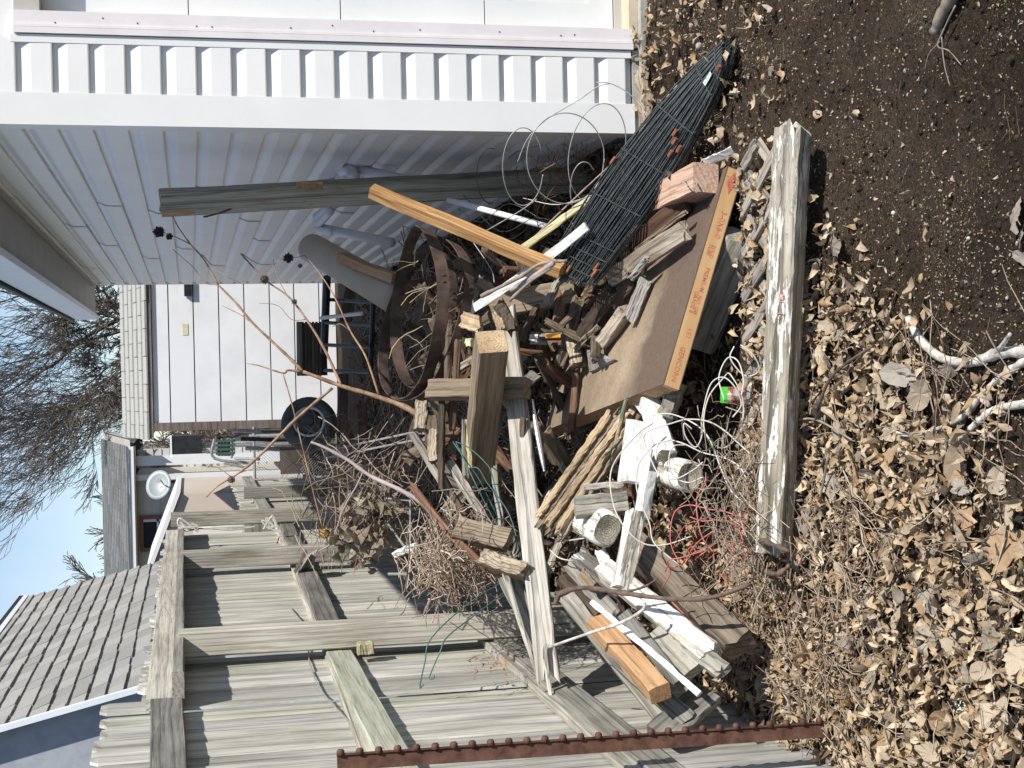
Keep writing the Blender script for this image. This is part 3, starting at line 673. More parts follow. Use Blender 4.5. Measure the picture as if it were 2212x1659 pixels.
b = MB(); r0 = V((O1.x+.03, NY0-.04, O1.z)); r1 = V((top.x+.03, NY0-.04, top.z)); b.add([r0, r1, r1+V((-.035, 0, -.01)), r0+V((-.035, 0, -.01)), r0+V((0, .05, 0)), r1+V((0, .05, 0))], [(0, 1, 2, 3), (0, 4, 5, 1)]); b.build('rake_trim', M['fascia'], nb)

# ---------------------------------------------------------------- trees
def tree(name, label, base, trunk_pts, r0, levels, mat, spread=.5, seed=1, tw=.004, lenf=.72, nchild=(3, 5), dirb=V((0, 0, .12)), group=None, minr=.0035):
    r = random.Random(seed); root = empty(name, base, label, 'tree', group)
    T = MB(); C = MB()
    def grow(p, d, L, rad, lev):
        n = 5; pts = [p.copy()]; dd = d.copy()
        for i in range(n):
            dd = (dd+V((r.gauss(0, .13), r.gauss(0, .13), r.gauss(0, .10)))+dirb*.25).normalized(); pts.append(pts[-1]+dd*L/n)
        rs = [max(minr, rad*(1-.55*i/n)) for i in range(n+1)]
        (T if lev >= levels-1 else C).tube(pts, rs, 5 if rad > .03 else (4 if rad > .012 else 3), cap=False)
        if lev == 0: return
        for k in range(r.randint(*nchild)):
            u = r.uniform(.25, 1.0); i = min(n-1, int(u*n)); q = pts[i].lerp(pts[i+1], u*n-i)
            perp = V((r.gauss(0, 1), r.gauss(0, 1), r.gauss(0, 1))); perp = (perp-dd*perp.dot(dd)).normalized()
            nd = (dd+perp*spread*r.uniform(.6, 1.5)).normalized()
            grow(q, nd, L*lenf*r.uniform(.7, 1.15), max(minr, rs[i]*.58), lev-1)
        grow(pts[-1], dd, L*lenf, rs[-1], lev-1)
    for (p, d, L) in trunk_pts: grow(V(p), V(d).normalized(), L, r0, levels)
    T.build('trunk', mat, root); o = C.build('crown', mat, root)
    return root
barkd = plain('tree_bark', (.06, .048, .04), (.15, .125, .105), 20, .9, bump=.4)
barkl = plain('far_tree_twigs', (.20, .15, .125), (.33, .26, .225), 10, .9, bump=0)
tb = P(640, 690, 33)
tree('bare_tree', 'large bare tree with spreading branches behind the white shed', V((tb.x, 33, 0)),
     [((tb.x+.3, 33, 0), (-.05, 0, 1), 3.4), ((tb.x+.2, 33, 2.0), (-.9, 0, .55), 2.3), ((tb.x+.2, 33, 2.4), (-.7, 0, .8), 2.5), ((tb.x+.3, 33, 2.6), (.1, 0, 1), 2.5), ((tb.x+.2, 33, 2.8), (-.35, 0, 1), 2.6), ((tb.x+.8, 33, 2.2), (.5, 0, 1), 2.4)], .062, 5, barkd, spread=.55, seed=5, nchild=(3, 4), dirb=V((-.10, 0, .20)), lenf=.68, minr=.0055)
q = P(700, 650, 30)
tree('bare_tree', 'low dense dark tree thicket between the garage eave and the white shed roof', V((q.x, 30, 0)), [((q.x-.2, 30, 0), (0, 0, 1), 2.6), ((q.x-.3, 30, 2.0), (-.5, 0, .8), 1.2), ((q.x-.3, 30, 2.2), (-.1, 0, 1), 1.2), ((q.x-.5, 30, 2.2), (-.8, .2, .6), 1.3), ((q.x-.2, 30, 2.4), (.3, 0, 1), 1.1)], .05, 5, barkd, spread=.75, seed=31, nchild=(3, 4), lenf=.62, minr=.006, dirb=V((0, 0, .05)))
for i, (X, y, Y, s, sd) in enumerate(((250, 1205, 34, 1.0, 3), (300, 1235, 36, 1.25, 6), (215, 1290, 38, 1.5, 9))):
    q = P(700, y, Y); tree('bare_bush', ['low bare tree with pale brown twigs just above the cream house roof', 'pale twiggy bare tree rising between the cream house and the gambrel roof', 'far pale bare tree behind the gambrel roof'][i], V((q.x, Y, 0)),
         [((q.x, Y, P(390, y, Y).z-1.2), (-.2, 0, 1), 1.5*s), ((q.x+.3, Y, P(390, y, Y).z-1.2), (.25, 0, 1), 1.4*s), ((q.x-.3, Y, P(390, y, Y).z-1.2), (-.6, 0, 1), 1.4*s)], .05, 4, barkl, spread=.5, seed=sd, group='far bare trees', nchild=(3, 5), minr=.009, lenf=.62)
for i, (y, Y) in enumerate(((945, 30), (965, 31))):
    q = P(430, y, Y); tree('brush', ['leafless brown brush between the white shed and the cream house', 'leafless brush behind the black box grill'][i], V((q.x, Y, 0)), [((q.x+dx, Y, .2), (dx, 0, 1), 1.2) for dx in (-.4, -.1, .2, .5)], .03, 4, barkl, spread=.7, seed=20+i, nchild=(3, 5), minr=.010, lenf=.66)
# --- yard clutter far down the alley
bx = empty('black_grill_box', P(420, 965, 15.5), 'black box standing on a stand beside the white shed', 'box')
a_, c_ = P(372, 988, 15.5), P(436, 940, 15.5)
b = MB(); b.box((a_.x, 15.5, c_.z), (c_.x, 15.75, a_.z)); b.build('cabinet', M['black'], bx)
b = MB(); b.box((a_.x-.0, 15.49, a_.z+.0), (c_.x, 15.75, a_.z+.02)); b.box((a_.x, 15.47, c_.z-.03), (a_.x+.03, 15.7, a_.z)); b.build('white_frame', M['trim'], bx)
b = MB(); b.tube([(a_.x+.1, 15.6, c_.z), (a_.x+.1, 15.6, 0)], .02); b.tube([(c_.x-.1, 15.6, c_.z), (c_.x-.1, 15.6, 0)], .02); b.build('legs', M['galv'], bx)
lc = empty('lawn_chair', P(470, 975, 14), 'green webbed lawn chair with metal tube frame by the chain link fence', 'chair')
b = MB()
for i in range(5):
    q0, q1 = P(470+i*7, 950, 14), P(474+i*7, 985, 14); b.box((min(q0.x, q1.x), 14, q1.z-.012), (max(q0.x, q1.x), 14.02, q1.z+.016))
for i in range(4):
    q0, q1 = P(466, 953+i*9, 14), P(508, 953+i*9, 14); b.box((q0.x-.012, 13.985, q1.z), (q0.x+.012, 13.998, q0.z))
b.build('webbing', plain('green_webbing', (.03, .075, .055), (.06, .13, .1), 30, .8), lc)
b = MB(); pz = lambda X, y, Y=14: P(X, y, Y)
for pts in ([pz(463, 948), pz(463, 990), pz(548, 1000)], [pz(508, 948, 13.9), pz(560, 945, 13.8)], [pz(508, 990), pz(560, 992, 13.7)], [pz(500, 948), pz(500, 990)], [pz(485, 1000), pz(530, 1010)]): b.tube(spline(pts, 4), .014, 6)
b.build('tube_frame', M['galv'], lc)
cf = empty('chain_link_fence', P(560, 960, 14.5), 'low grey chain link fence with pipe posts beyond the tyre', 'fence')
b = MB()
for i in range(24):
    xx = -2.1+i*.03; b.tube([(xx, 15.0, 0.05), (xx+.9, 15.0, .95)], .0022, 3, cap=False); b.tube([(xx+.9, 15.01, 0.05), (xx, 15.01, .95)], .0022, 3, cap=False)
o = b.build('wire_mesh', M['galv'], cf)
for xx in (-1.5, -1.05, -.6): bb = MB(); bb.tube([(xx, 15, 0), (xx, 15, 1.02)], .02, 8); bb.build('post', M['galv'], cf)
bb = MB(); bb.tube([(-1.9, 15, .97), (-.5, 15, .97)], .014, 8); bb.build('top_rail', M['galv'], cf)
for i, (X0, X1, y, w_) in enumerate(((500, 560, 930, .018), (520, 590, 948, .02), (530, 600, 968, .02))):
    bb = MB(); bb.tube([P(X0, y, 12.5+i*.3), P(X1, y+2, 12.5+i*.3), G(705, y, 0)], w_, 8); tag(bb.build('metal_stake', M['galv'] if i != 1 else M['black']), ['grey metal stake nearest the white shed corner', 'black metal stake in the dry weeds', 'grey metal stake nearest the fence'][i], 'stake')

# ================================================================== THE PILE
def B(name, label, a, b, w, t, mat, cat='board', roll=0, group=None, **k):
    return board(name, a, b, w, t, mat, label=label, cat=cat, group=group, roll=roll, **k)
def wire(name, label, runs, r, mat, cat='wire', n=5, k=6, group=None, parent=None):
    m_ = M[mat] if isinstance(mat, str) else mat
    if len(runs) == 1:
        b = MB(); b.tube(spline([at(p) for p in runs[0]], k), r, n); return tag(b.build(name, m_, parent, smooth=True), label, cat, group)
    o = empty(name, at(runs[0][0]), label, cat, group)
    for pts in runs: b = MB(); b.tube(spline([at(p) for p in pts], k), r, n); b.build('strand', m_, o, smooth=True)
    return o
def end_cap(o, L, w, t, mat, side=-1, bev=.006, name='sawn_end'):
    x = side*(L/2+.0006); vs = [(x, -w/2+bev, -t/2+.001), (x, w/2-bev, -t/2+.001), (x, w/2-.001, -t/2+bev), (x, w/2-.001, t/2-bev), (x, w/2-bev, t/2-.001), (x, -w/2+bev, t/2-.001), (x, -w/2+.001, t/2-bev), (x, -w/2+.001, -t/2+bev)]
    return link(name, mesh(name, vs, [tuple(range(8)) if side > 0 else tuple(range(7, -1, -1))]), M[mat] if isinstance(mat, str) else mat, o, bpy_par[o.name])
def branch(name, label, runs, mat, cat='branch', n=7, k=6, rough=.12, parent=None, group=None):
    """runs: (points, r0, r1)"""
    b = MB()
    for pts, r0, r1 in runs:
        q = spline([at(p) for p in pts], k); m_ = len(q)-1
        rs = [(r0+(r1-r0)*i/m_)*(1+rnd.uniform(-rough, rough)+(.28 if rnd.random() < .12 else 0)) for i in range(m_+1)]
        b.tube(q, rs, n)
    o = b.build(name, M[mat] if isinstance(mat, str) else mat, parent, smooth=True)
    return tag(o, label, cat, group)
# ---- leaning grey green post
pst = B('leaning_post', 'grey green square post leaning against the garage corner behind the wire bundle', (346, 438, 5.36), (1290, 386, 5.52), .088, .088, 'greygreen', 'post', roll=12, bev=.005, jag=.004, segs=14)
B('splinter', None, (356, 462, 5.29), (420, 458, 5.30), .010, .008, 'pine', None, parent=pst)
B('splinter', None, (440, 470, 5.29), (500, 452, 5.30), .006, .005, 'darkwood', None, parent=pst)
B('old_block', None, (640, 402, 5.30), (697, 400, 5.31), .028, .006, 'pinetan', None, parent=pst)
# ---- orange two by four
B('orange_stud', 'bright orange pine stud leaning across the pile with one end in the air', (803, 412, 4.90), (1212, 586, 4.62), .044, .040, 'pine', 'board', roll=38, bev=.003)
# ---- pipes along the garage wall
b = MB(); b.tube(spline([P(738, 369, 5.9), P(756, 366, 5.8), P(764, 384, 5.75)], 5), .026, 12); b.tube([P(764, 364, 5.8), P(900, 394, 5.65), P(1040, 420, 5.55)], .021, 12); b.tube([P(756, 362, 5.8), P(772, 365, 5.8)], .028, 12)
tag(b.build('white_drain_pipe', M['pvc'], smooth=True), 'white plastic drain pipe with an elbow resting behind the leaning post', 'pipe')
b = MB(); b.tube([P(694, 388, 6.2), P(720, 400, 6.15), P(742, 420, 6.1)], .026, 12, cap=False); b.tube([P(696, 390, 6.19), P(698, 391, 6.18)], .022, 12)
tag(b.build('short_white_pipe', M['pvc'], smooth=True), 'short white pipe with an open end near the garage wall left of the leaning post', 'pipe')
b = MB(); b.tube([P(684, 468, 6.4), P(725, 440, 6.2)], .02, 10); b.tube(spline([P(715, 455, 6.2), P(690, 484, 6.4), P(692, 496, 6.4), P(720, 500, 6.3)], 5), .017, 10); b.tube([P(700, 494, 6.4), P(846, 524, 5.9)], .021, 10)
tag(b.build('capped_pipe', M['pvc'], smooth=True), 'white perforated pipe bending back beside the black metal frame', 'pipe')
b = MB(); b.tube([P(968, 432, 5.2), P(1190, 492, 4.85)], .011, 9)
tag(b.build('thin_white_pipe', M['pvc'], smooth=True), 'thin white pipe below the orange stud', 'pipe')
# beige tube
b = MB(); b.tube([P(663, 528, 6.15), P(672, 535, 6.12), P(860, 645, 5.55)], [.035, .062, .068], 16)
tube_ = b.build('beige_tube', M['beige'], smooth=True); tag(tube_, 'large beige plastic tube with a rounded end beside the rusty hoops', 'tube')
B('wood_offcut', 'short pine offcut lying against the beige tube', (735, 556, 5.78), (852, 602, 5.50), .042, .03, 'pinetan', 'offcut', roll=25)
# ---- rusty hoops
def hoop(c, rx, nrm, h, label, seed, t=.004, squash=1.0, rotd=0):
    c = at(c); nrm = V(nrm).normalized(); u = V((1, 0, 0)); u = (u-nrm*u.dot(nrm)).normalized(); w = nrm.cross(u); vs = []; n_ = 56; fs = []
    rr = random.Random(seed); ph = rr.uniform(0, 9)
    for i in range(n_):
        a = 2*math.pi*i/n_; R_ = rx*(1+.018*math.sin(2*a+ph)+.008*math.sin(5*a+ph)); tw = .006*math.sin(3*a+ph)
        for (dr, dh) in ((0, -h/2), (t, -h/2), (t, h/2), (0, h/2)):
            vs.append(c+u*(R_+dr+(tw if dh > 0 else -tw))*math.cos(a)+w*(R_*squash+dr)*math.sin(a)+nrm*(dh+tw))
    for i in range(n_):
        j = (i+1) % n_
        for k in range(4): k2 = (k+1) % 4; fs.append((i*4+k, i*4+k2, j*4+k2, j*4+k))
    o = link('rusty_hoop', mesh('hoop', vs, fs, False), M['rust']); tag(o, label, 'hoop', 'rusty iron hoops on the pile')
    # rivets
    b = MB()
    for a in (1.2, 1.28):
        q = c+u*(rx+.005)*math.cos(-a)+w*(rx*squash+.005)*math.sin(-a); b.tube([q-nrm*.012, q-nrm*.004], .005, 6)
    b.build('rivet', M['rust'], o)
hoop((916, 694, 5.22), .302, (.26, -.31, .92), .040, 'widest rusty iron hoop, tilted down towards the orange stud', 1)
hoop((903, 668, 5.16), .285, (.05, -.13, .98), .044, 'level rusty iron hoop crossing in front of the tilted ones', 2, squash=1.0)
hoop((898, 700, 5.24), .282, (.22, -.24, .94), .038, 'rusty iron hoop nested just inside the widest one', 3)
# ---- strips between stud and wire bundle
B('white_trim_strip', 'long white vinyl trim strip sloping from the wire bundle towards the hoops', (1268, 488, 4.52), (996, 684, 5.0), .030, .008, 'white', 'strip', roll=10, bend=.008)
B('yellow_lath', 'pale yellow lath lying beside the white trim strip', (1278, 428, 4.66), (1128, 536, 4.86), .024, .012, 'yellowish', 'lath', roll=20)
branch('long_twig', 'long straight pale twig running along the wire bundle', [([(1352, 326, 4.5), (1240, 430, 4.7), (1142, 524, 4.85)], .0028, .003)], 'stick', 'twig', n=5)
branch('bent_stick', 'pale bent stick in front of the white trim strip', [([(1225, 563, 4.5), (1168, 570, 4.55), (1120, 600, 4.6), (1040, 640, 4.7)], .005, .007), ([(1190, 580, 4.5), (1146, 608, 4.55), (1100, 650, 4.6)], .004, .006)], 'stick', 'stick')
branch('peeled_stick', 'thick peeled stick end lying next to the white trim strip', [([(1196, 568, 4.5), (1150, 600, 4.58), (1104, 628, 4.68)], .010, .007)], 'purple', 'stick')
# ---- large timber and its neighbours
sqt = B('square_timber', 'large brown square timber with its pale sawn end facing the camera', (1062, 738, 4.46), (1032, 1022, 4.98), .094, .094, 'timber', 'timber', roll=-14, bev=.004, warp=.001)
B('crossing_block', 'short two by four crossing under the square timber', (929, 843, 4.86), (1140, 838, 4.60), .066, .044, 'timber', 'block', roll=-22, jag=.006)
B('long_grey_board', 'long pale grey grooved board with a splintered lower end running down the pile', (1092, 672, 4.86), (1182, 1440, 4.22), .070, .036, 'greylight', 'board', roll=8, segs=22, jag=.03, jag2=.07, warp=.002, rough=.0018)
B('split_spike', 'narrow pointed splinter hanging off the long grey board', (1176, 1392, 4.22), (1193, 1540, 4.14), .020, .015, 'greylight', 'splinter', taper=(1, .25), jag2=.02)
B('split_lath', 'split grey lath hanging beside the long grey board', (1092, 1240, 4.4), (1165, 1478, 4.2), .022, .018, 'grey', 'lath', taper=(1, .3), jag2=.03, jag=.02)
B('grey_stub', 'grey two by four stub with a rotten knotty end below the long grey board', (1096, 1245, 4.46), (1172, 1402, 4.30), .056, .034, 'grey', 'stub', roll=-25, jag=.01, jag2=.012)
B('mossy_chunk', 'dark mossy chunk standing behind the square timber', (1082, 664, 4.72), (1108, 712, 4.66), .040, .05, 'darkwood', 'chunk', jag=.02, rough=.004)
B('pale_chip', 'pale broken chip beside the end of the square timber', (1000, 690, 4.8), (1036, 702, 4.75), .055, .02, 'tanwood', 'chip', jag=.014)
B('pale_chip', 'small pale pine wedge above the end of the square timber', (1072, 680, 4.7), (1084, 712, 4.65), .028, .015, 'tanwood', 'chip', jag=.01)
B('yellow_offcut', 'cream coloured offcut end seen under the rusty hoops', (1004, 740, 4.95), (1022, 741, 4.9), .030, .02, 'yellowish', 'offcut')
B('wide_brown_plank', 'wide brown plank in shade behind the end of the square timber', (1058, 664, 5.0), (1240, 628, 4.92), .085, .036, 'timber', 'plank', roll=-12, jag=.012)
B('orange_block', 'short orange pine block at the foot of the orange stud', (1170, 566, 4.70), (1214, 582, 4.62), .036, .03, 'pinetan', 'block', roll=14)
for i, (a, b_, w, t, mt, lb) in enumerate([
    ((972, 690, 4.98), (964, 912, 4.9), .024, .02, 'darkwood', 'dark split lath just below the rusty hoops'),
    ((990, 736, 4.92), (978, 930, 4.85), .020, .02, 'redwood', 'reddish brown lath beside the square timber'),
    ((955, 866, 4.85), (953, 1060, 4.8), .020, .028, 'darkwood', 'dark upright lath left of the square timber'),
    ((912, 868, 5.0), (908, 930, 4.95), .042, .03, 'bark', 'short grey board end below the rusty hoops'),
    ((938, 930, 4.9), (936, 996, 4.86), .034, .024, 'bark', 'short mossy board end left of the dark lath'),
    ((1000, 900, 4.88), (1004, 1030, 4.8), .012, .015, 'grey', 'thin grey lath against the square timber'),
    ((1010, 905, 4.86), (1016, 1010, 4.8), .014, .015, 'yellowish', 'thin pale lath against the square timber'),
    ((890, 936, 4.95), (1012, 1130, 4.75), .028, .02, 'grey', 'grey lath slanting down beside the curved dark strip'),
    ((972, 1000, 4.85), (1052, 1130, 4.68), .030, .018, 'greylight', 'pale pinkish grey lath above the two rough blocks'),
    ((950, 1020, 4.88), (1008, 1118, 4.72), .020, .02, 'darkwood', 'dark lath between the pale lath and the curved strip'),
    ((1066, 1010, 4.72), (1090, 1180, 4.55), .020, .02, 'grey', 'thin grey lath behind the green wires'),
    ((1130, 900, 4.6), (1128, 1050, 4.6), .018, .02, 'darkwood', 'dark lath hidden behind the long grey board'),
    ]): B('old_lath', lb, a, b_, w, t, mt, 'lath', roll=rnd.uniform(-30, 30), jag=.008)
B('curved_dark_strip', 'long thin dark curved strip ending under the rough block', (890, 1048, 4.72), (1046, 1222, 4.45), .024, .012, 'redwood', 'strip', bend=-.012, jag=.02, roll=20)
B('rough_grey_slab', 'rough grey brown slab lying across the left of the pile', (984, 1140, 4.56), (1098, 1168, 4.46), .074, .035, 'bark', 'slab', roll=-22, jag=.006)
B('rough_bark_block', 'rough bark covered block with its broken end lit, below the grey slab', (1042, 1206, 4.46), (1136, 1236, 4.36), .050, .045, 'bark', 'block', roll=-20, jag=.014, rough=.004)
b = MB(); pts = spline([P(1150, 862, 4.62), P(1158, 920, 4.58), P(1170, 985, 4.54), P(1176, 1018, 4.52)], 6); m_ = len(pts)
vs = []
for i, p in enumerate(pts):
    w_ = .003+.0055*math.sin(math.pi*min(1, i/m_*1.02)); vs += [p+cX*w_*1.0, p-cX*w_, p-cX*w_-cF*-.003, p+cX*w_+cF*.003]
fs = []
for i in range(m_-1):
    for k in range(4): k2 = (k+1) % 4; fs.append((i*4+k, i*4+k2, i*4+4+k2, i*4+4+k))
tag(link('steel_scraper', mesh('steel_scraper', vs, fs, True), plain('bright_steel', (.55, .56, .58), (.7, .71, .73), 12, .25, metal=.8, bump=.1)), 'narrow bright metal scraper pointing down beside the long grey board', 'scraper')
# tool handle
hx = empty('tool_handle', P(1188, 726, 4.72), 'black tool handle with an orange insert among the rotten wood', 'tool')
b = MB(); b.tube([P(1164, 727, 4.73), P(1172, 727, 4.73), P(1216, 725, 4.70)], [.006, .014, .016], 8); b.build('grip', M['black'], hx)
b = MB(); q0, q1 = P(1178, 720, 4.68), P(1211, 731, 4.665); ax = (P(1211, 725, 4.675)-P(1178, 725, 4.685)); 
b.tube([P(1178, 726, 4.695), P(1211, 725, 4.68)], .0085, 6); b.build('insert', plain('orange_plastic', (.75, .33, .03), (.8, .38, .05), 4, .4, bump=0), hx)
b = MB(); b.tube([P(1146, 727, 4.75), P(1164, 727, 4.73)], .009, 8); b.build('ferrule', M['galv'], hx)

# ---- solid core door panel
pA, pB, pC = P(1571, 359, 4.0), P(1432, 830, 3.90), P(1175, 935, 5.12)
ux = (pA-pB).normalized(); uy0 = (pC-pB); uy = (uy0-ux*uy0.dot(ux)); LY = uy.length; uy.normalize(); un = ux.cross(uy)
if un.z < 0: un = -un
LXp = (pA-pB).length; TH = .052
PM = Matrix(((ux.x, uy.x, un.x, pB.x), (ux.y, uy.y, un.y, pB.y), (ux.z, uy.z, un.z, pB.z), (0, 0, 0, 1)))
def onpanel(X, y, h=0):
    d = ray(X, y); o = pB+un*h; t = (o-EYE).dot(un)/d.dot(un); return EYE+d*t
m, n, l, bs = nodes('panel_face')
v, _, tcn = objvec(n, l, (1, 1, 1)); q = noisen(n, l, v, 3.0, 7, .6); c = rampn(n, [(.15, .115, .075), (.265, .205, .14), (.375, .30, .21)], [.3, .5, .7]); l.new(q.outputs['Fac'], c.inputs['Fac'])
sep = n.new('ShaderNodeSeparateXYZ'); l.new(tcn.outputs['Object'], sep.inputs[0])
q2 = noisen(n, l, v, 5, 5, .6); ma = n.new('ShaderNodeMath'); ma.operation = 'MULTIPLY_ADD'; ma.inputs[1].default_value = .42; l.new(q2.outputs['Fac'], ma.inputs[0]); l.new(sep.outputs['Y'], ma.inputs[2])
r2 = rampn(n, [(0, 0, 0), (1, 1, 1)], [.46, .56]); l.new(ma.outputs[0], r2.inputs['Fac'])   # damp band along the near edge
col = mixn(n, l, (.13, .092, .068), c.outputs['Color'], r2.outputs['Color'])
q3 = noisen(n, l, v, 70, 5, .7); r3 = rampn(n, [(.75, .73, .7), (1.15, 1.15, 1.15)], [.35, .65]); l.new(q3.outputs['Fac'], r3.inputs['Fac']); col = mixn(n, l, col, r3.outputs['Color'], .8, 'MULTIPLY')
l.new(col, bs.inputs['Base Color']); bs.inputs['Roughness'].default_value = .62; bumpn(n, l, q3.outputs['Fac'], bs, .35, .003)
m_face = m
m_edge = plain('panel_edge', (.50, .30, .135), (.62, .40, .20), 7, .6, bump=.1, stretch=(.4, 3, 3))
m_core = plain('particle_core', (.22, .13, .06), (.50, .32, .16), 160, .85, bump=.6, detail=3)
door_p = empty('door_panel', pB, 'brown particle board door lying flat with red stamped tan edge towards the camera', 'door panel')
gx = 14; gy = 20; vs = []; fs = []
for j in range(gy+1):
    for i in range(gx+1):
        x, y = LXp*i/gx, LY*j/gy; vs.append((x, y, .0008*noise.noise(V((x*9, y*9, 0)))))
for j in range(gy):
    for i in range(gx): a = j*(gx+1)+i; fs.append((a, a+1, a+gx+2, a+gx+1))
vs += [(0, 0, -.004), (LXp, 0, -.004), (LXp, LY, -.004), (0, LY, -.004)]; k = len(vs)-4
fs += [(k, k+1, gx, 0), (k+3, k, 0, gy*(gx+1)), (k+2, k+3, gy*(gx+1), len(vs)-5), (k+1, k+2, len(vs)-5, gx)]
link('face_sheet', mesh('face_sheet', vs, fs), m_face, door_p, PM)
b = MB(); b.box((.001, .024, -TH+.004), (LXp-.001, LY-.002, -.0045)); b.build('core', m_core, door_p, M=PM)
b = MB(); b.box((.0, -.0015, -TH+.003), (LXp-.03, .0235, -.0045)); b.build('edge_strip', m_edge, door_p, M=PM)
b = MB(); b.box((LXp-.0285, -.0005, -TH+.003), (LXp, .0235, -.0045)); b.build('edge_strip', m_edge, door_p, M=PM)
b = MB(); b.box((.0005, -.0008, -TH), (LXp, LY, -TH+.0025)); b.build('back_sheet', m_face, door_p, M=PM)
m_stamp = plain('red_stamp_ink', (.46, .10, .07), (.55, .20, .13), 120, .7, bump=0, pos=(.4, .6))
def stamp(txt, u0, v0, size, parent=door_p, mat=m_stamp):
    cu = D.curves.new('stamp', 'FONT'); cu.body = txt; cu.size = size; cu.space_line = .8; cu.resolution_u = 2; cu.align_x = 'LEFT'; cu.align_y = 'CENTER'; cu.offset = size*.005
    o = D.objects.new('tmp', cu); COL.objects.link(o); bpy.context.view_layer.update()
    me = D.meshes.new_from_object(o); D.objects.remove(o)
    # on the near edge: reading direction -x (towards B), letter tops away from the face (-z)
    X_, Y_, Z_ = V((-1, 0, 0)), V((0, 0, -1)), V((0, -1, 0))
    L_ = Matrix(((X_.x, Y_.x, Z_.x, u0), (X_.y, Y_.y, Z_.y, -.0021), (X_.z, Y_.z, Z_.z, v0), (0, 0, 0, 1)))
    return link('stamp_text', me, mat, parent, PM @ L_)
vc = -TH/2
stamp('3-0X6-0', LXp-.135, vc-.004, .026)
stamp('SOLID\nTUBE', LXp-.245, vc+.002, .015)
stamp('PREMIUM', LXp-.315, vc-.004, .019)
stamp(', NO. GM\nGRADE B', LXp-.395, vc+.002, .0165)
stamp('151', LXp-.505, vc-.004, .022)
stamp('GENCORN', .125, vc+.000, .022)
b = MB(); q = [(LXp-.010, -.0022, vc), (LXp-.045, -.0022, vc+.014), (LXp-.082, -.0022, vc), (LXp-.045, -.0022, vc-.014)]
b.add(q, [(3, 2, 1, 0)]); b.build('stamp_diamond', m_stamp, door_p, M=PM)
# ---- block with nails at the right end of the door panel
nb_ = B('nailed_block', 'pinkish pine block with bent nails beside the right end of the door panel', (1524, 384, 4.02), (1380, 456, 4.62), .088, .080, 'pinepink', 'block', roll=28, bev=.003)
b = MB()
for (x0, y0, x1, y1) in ((1478, 402, 1468, 384), (1496, 402, 1500, 384), (1497, 416, 1492, 400)):
    b.tube([P(1485, (y0+y1)/2, 4.12), P(x1+8, y1+8, 4.03), P(x0+8, y0, 4.0)], .0022, 5)
nb_n = b.build('nail', M['galv'], nb_)
B('aluminium_strip', 'short corrugated aluminium strip behind the nailed block', (1522, 352, 4.04), (1584, 324, 3.97), .026, .006, plain('aluminium', (.55, .56, .57), (.72, .73, .74), 14, .35, metal=.6, bump=.2), 'strip', roll=20)
B('ground_chunk', 'small brown wood chunk on the soil below the wire bundle', (1530, 236, 'z', .02), (1560, 262, 'z', .02), .04, .03, 'darkwood', 'chunk', jag=.01, rough=.004)
# ---- firewood and rotten pieces on the door panel
FW = 'rotten firewood pieces on the door panel'
def OP(x0, y0, h0, x1, y1, h1): return onpanel(x0, y0, h0), onpanel(x1, y1, h1)
for (nm, lb, x0, y0, x1, y1, h0, h1, w, t, mt, rl, jg) in [
    ('firewood', 'dark reddish peeling board next to the nailed block', 1484, 432, 1376, 530, .03, .06, .062, .03, 'redwood', 10, .01),
    ('firewood', 'pale split board, the longest piece lying on the door panel', 1480, 498, 1318, 602, .045, .075, .060, .026, 'palesplit', 16, .006),
    ('firewood', 'silvery bark covered log at the edge of the wood on the door panel', 1396, 602, 1360, 688, .03, .03, .040, .036, 'silver', 0, .012),
    ('firewood', 'squared piece with a bright edge below the silvery log', 1352, 672, 1302, 740, .03, .03, .044, .038, 'palesplit', 32, .008),
    ('firewood', 'small dark piece just under the pale split board', 1364, 604, 1330, 658, .03, .03, .038, .03, 'darkwood', 10, .01),
    ('firewood', 'dark squared piece with a pale broken end in the middle of the heap', 1322, 630, 1262, 726, .06, .05, .052, .042, 'darkwood', 28, .012),
    ('firewood', 'thin reddish brown stick of bark in the heap', 1292, 636, 1240, 704, .07, .06, .018, .014, 'redwood', 0, .01),
    ('firewood', 'square block with its end facing the camera at the left of the heap', 1238, 726, 1250, 790, .07, .03, .048, .04, 'bark', 20, .01),
    ('firewood', 'pale fibrous piece just below the end of the wire bundle', 1250, 606, 1230, 652, .10, .09, .038, .03, 'bark', 0, .014),
    ('firewood', 'narrow pale splinter with yellow bits under the wire bundle', 1290, 600, 1262, 640, .09, .08, .026, .02, 'tanwood', 0, .014),
    ('firewood', 'long dark curved shard at the left side of the heap', 1236, 650, 1218, 762, .09, .05, .016, .03, 'darkwood', 10, .01),
    ('firewood', 'dark short log half buried behind the heap', 1340, 560, 1300, 600, .05, .05, .05, .05, 'darkwood', 10, .014),
    ('firewood', 'dark slab behind the squared piece', 1316, 690, 1270, 748, .012, .012, .04, .02, 'darkwood', -10, .012),
    ('firewood', 'long dark board with a worn edge below the square block', 1226, 762, 1184, 826, .06, .02, .036, .02, 'redwood', 15, .012),
    ('firewood', 'brown stick with a pale tip hanging over the left edge of the door panel', 1246, 792, 1234, 936, .03, .012, .022, .018, 'redwood', 15, .012),
    ('firewood', 'thin dark curved bark strip beside the pale split board', 1482, 458, 1374, 540, .05, .07, .014, .014, 'bark', 0, .01),
    ('firewood', 'dark log between the wire bundle and the pale split board', 1400, 500, 1330, 560, .03, .05, .055, .05, 'darkwood', 5, .014),
]:
    a, b_ = OP(x0, y0, h0, x1, y1, h1)
    B(nm, lb, a, b_, w, t, mt, 'firewood', roll=rl, group=FW, jag=jg*.8, rough=.0016, segs=8, warp=.0015)
rq = random.Random(91)
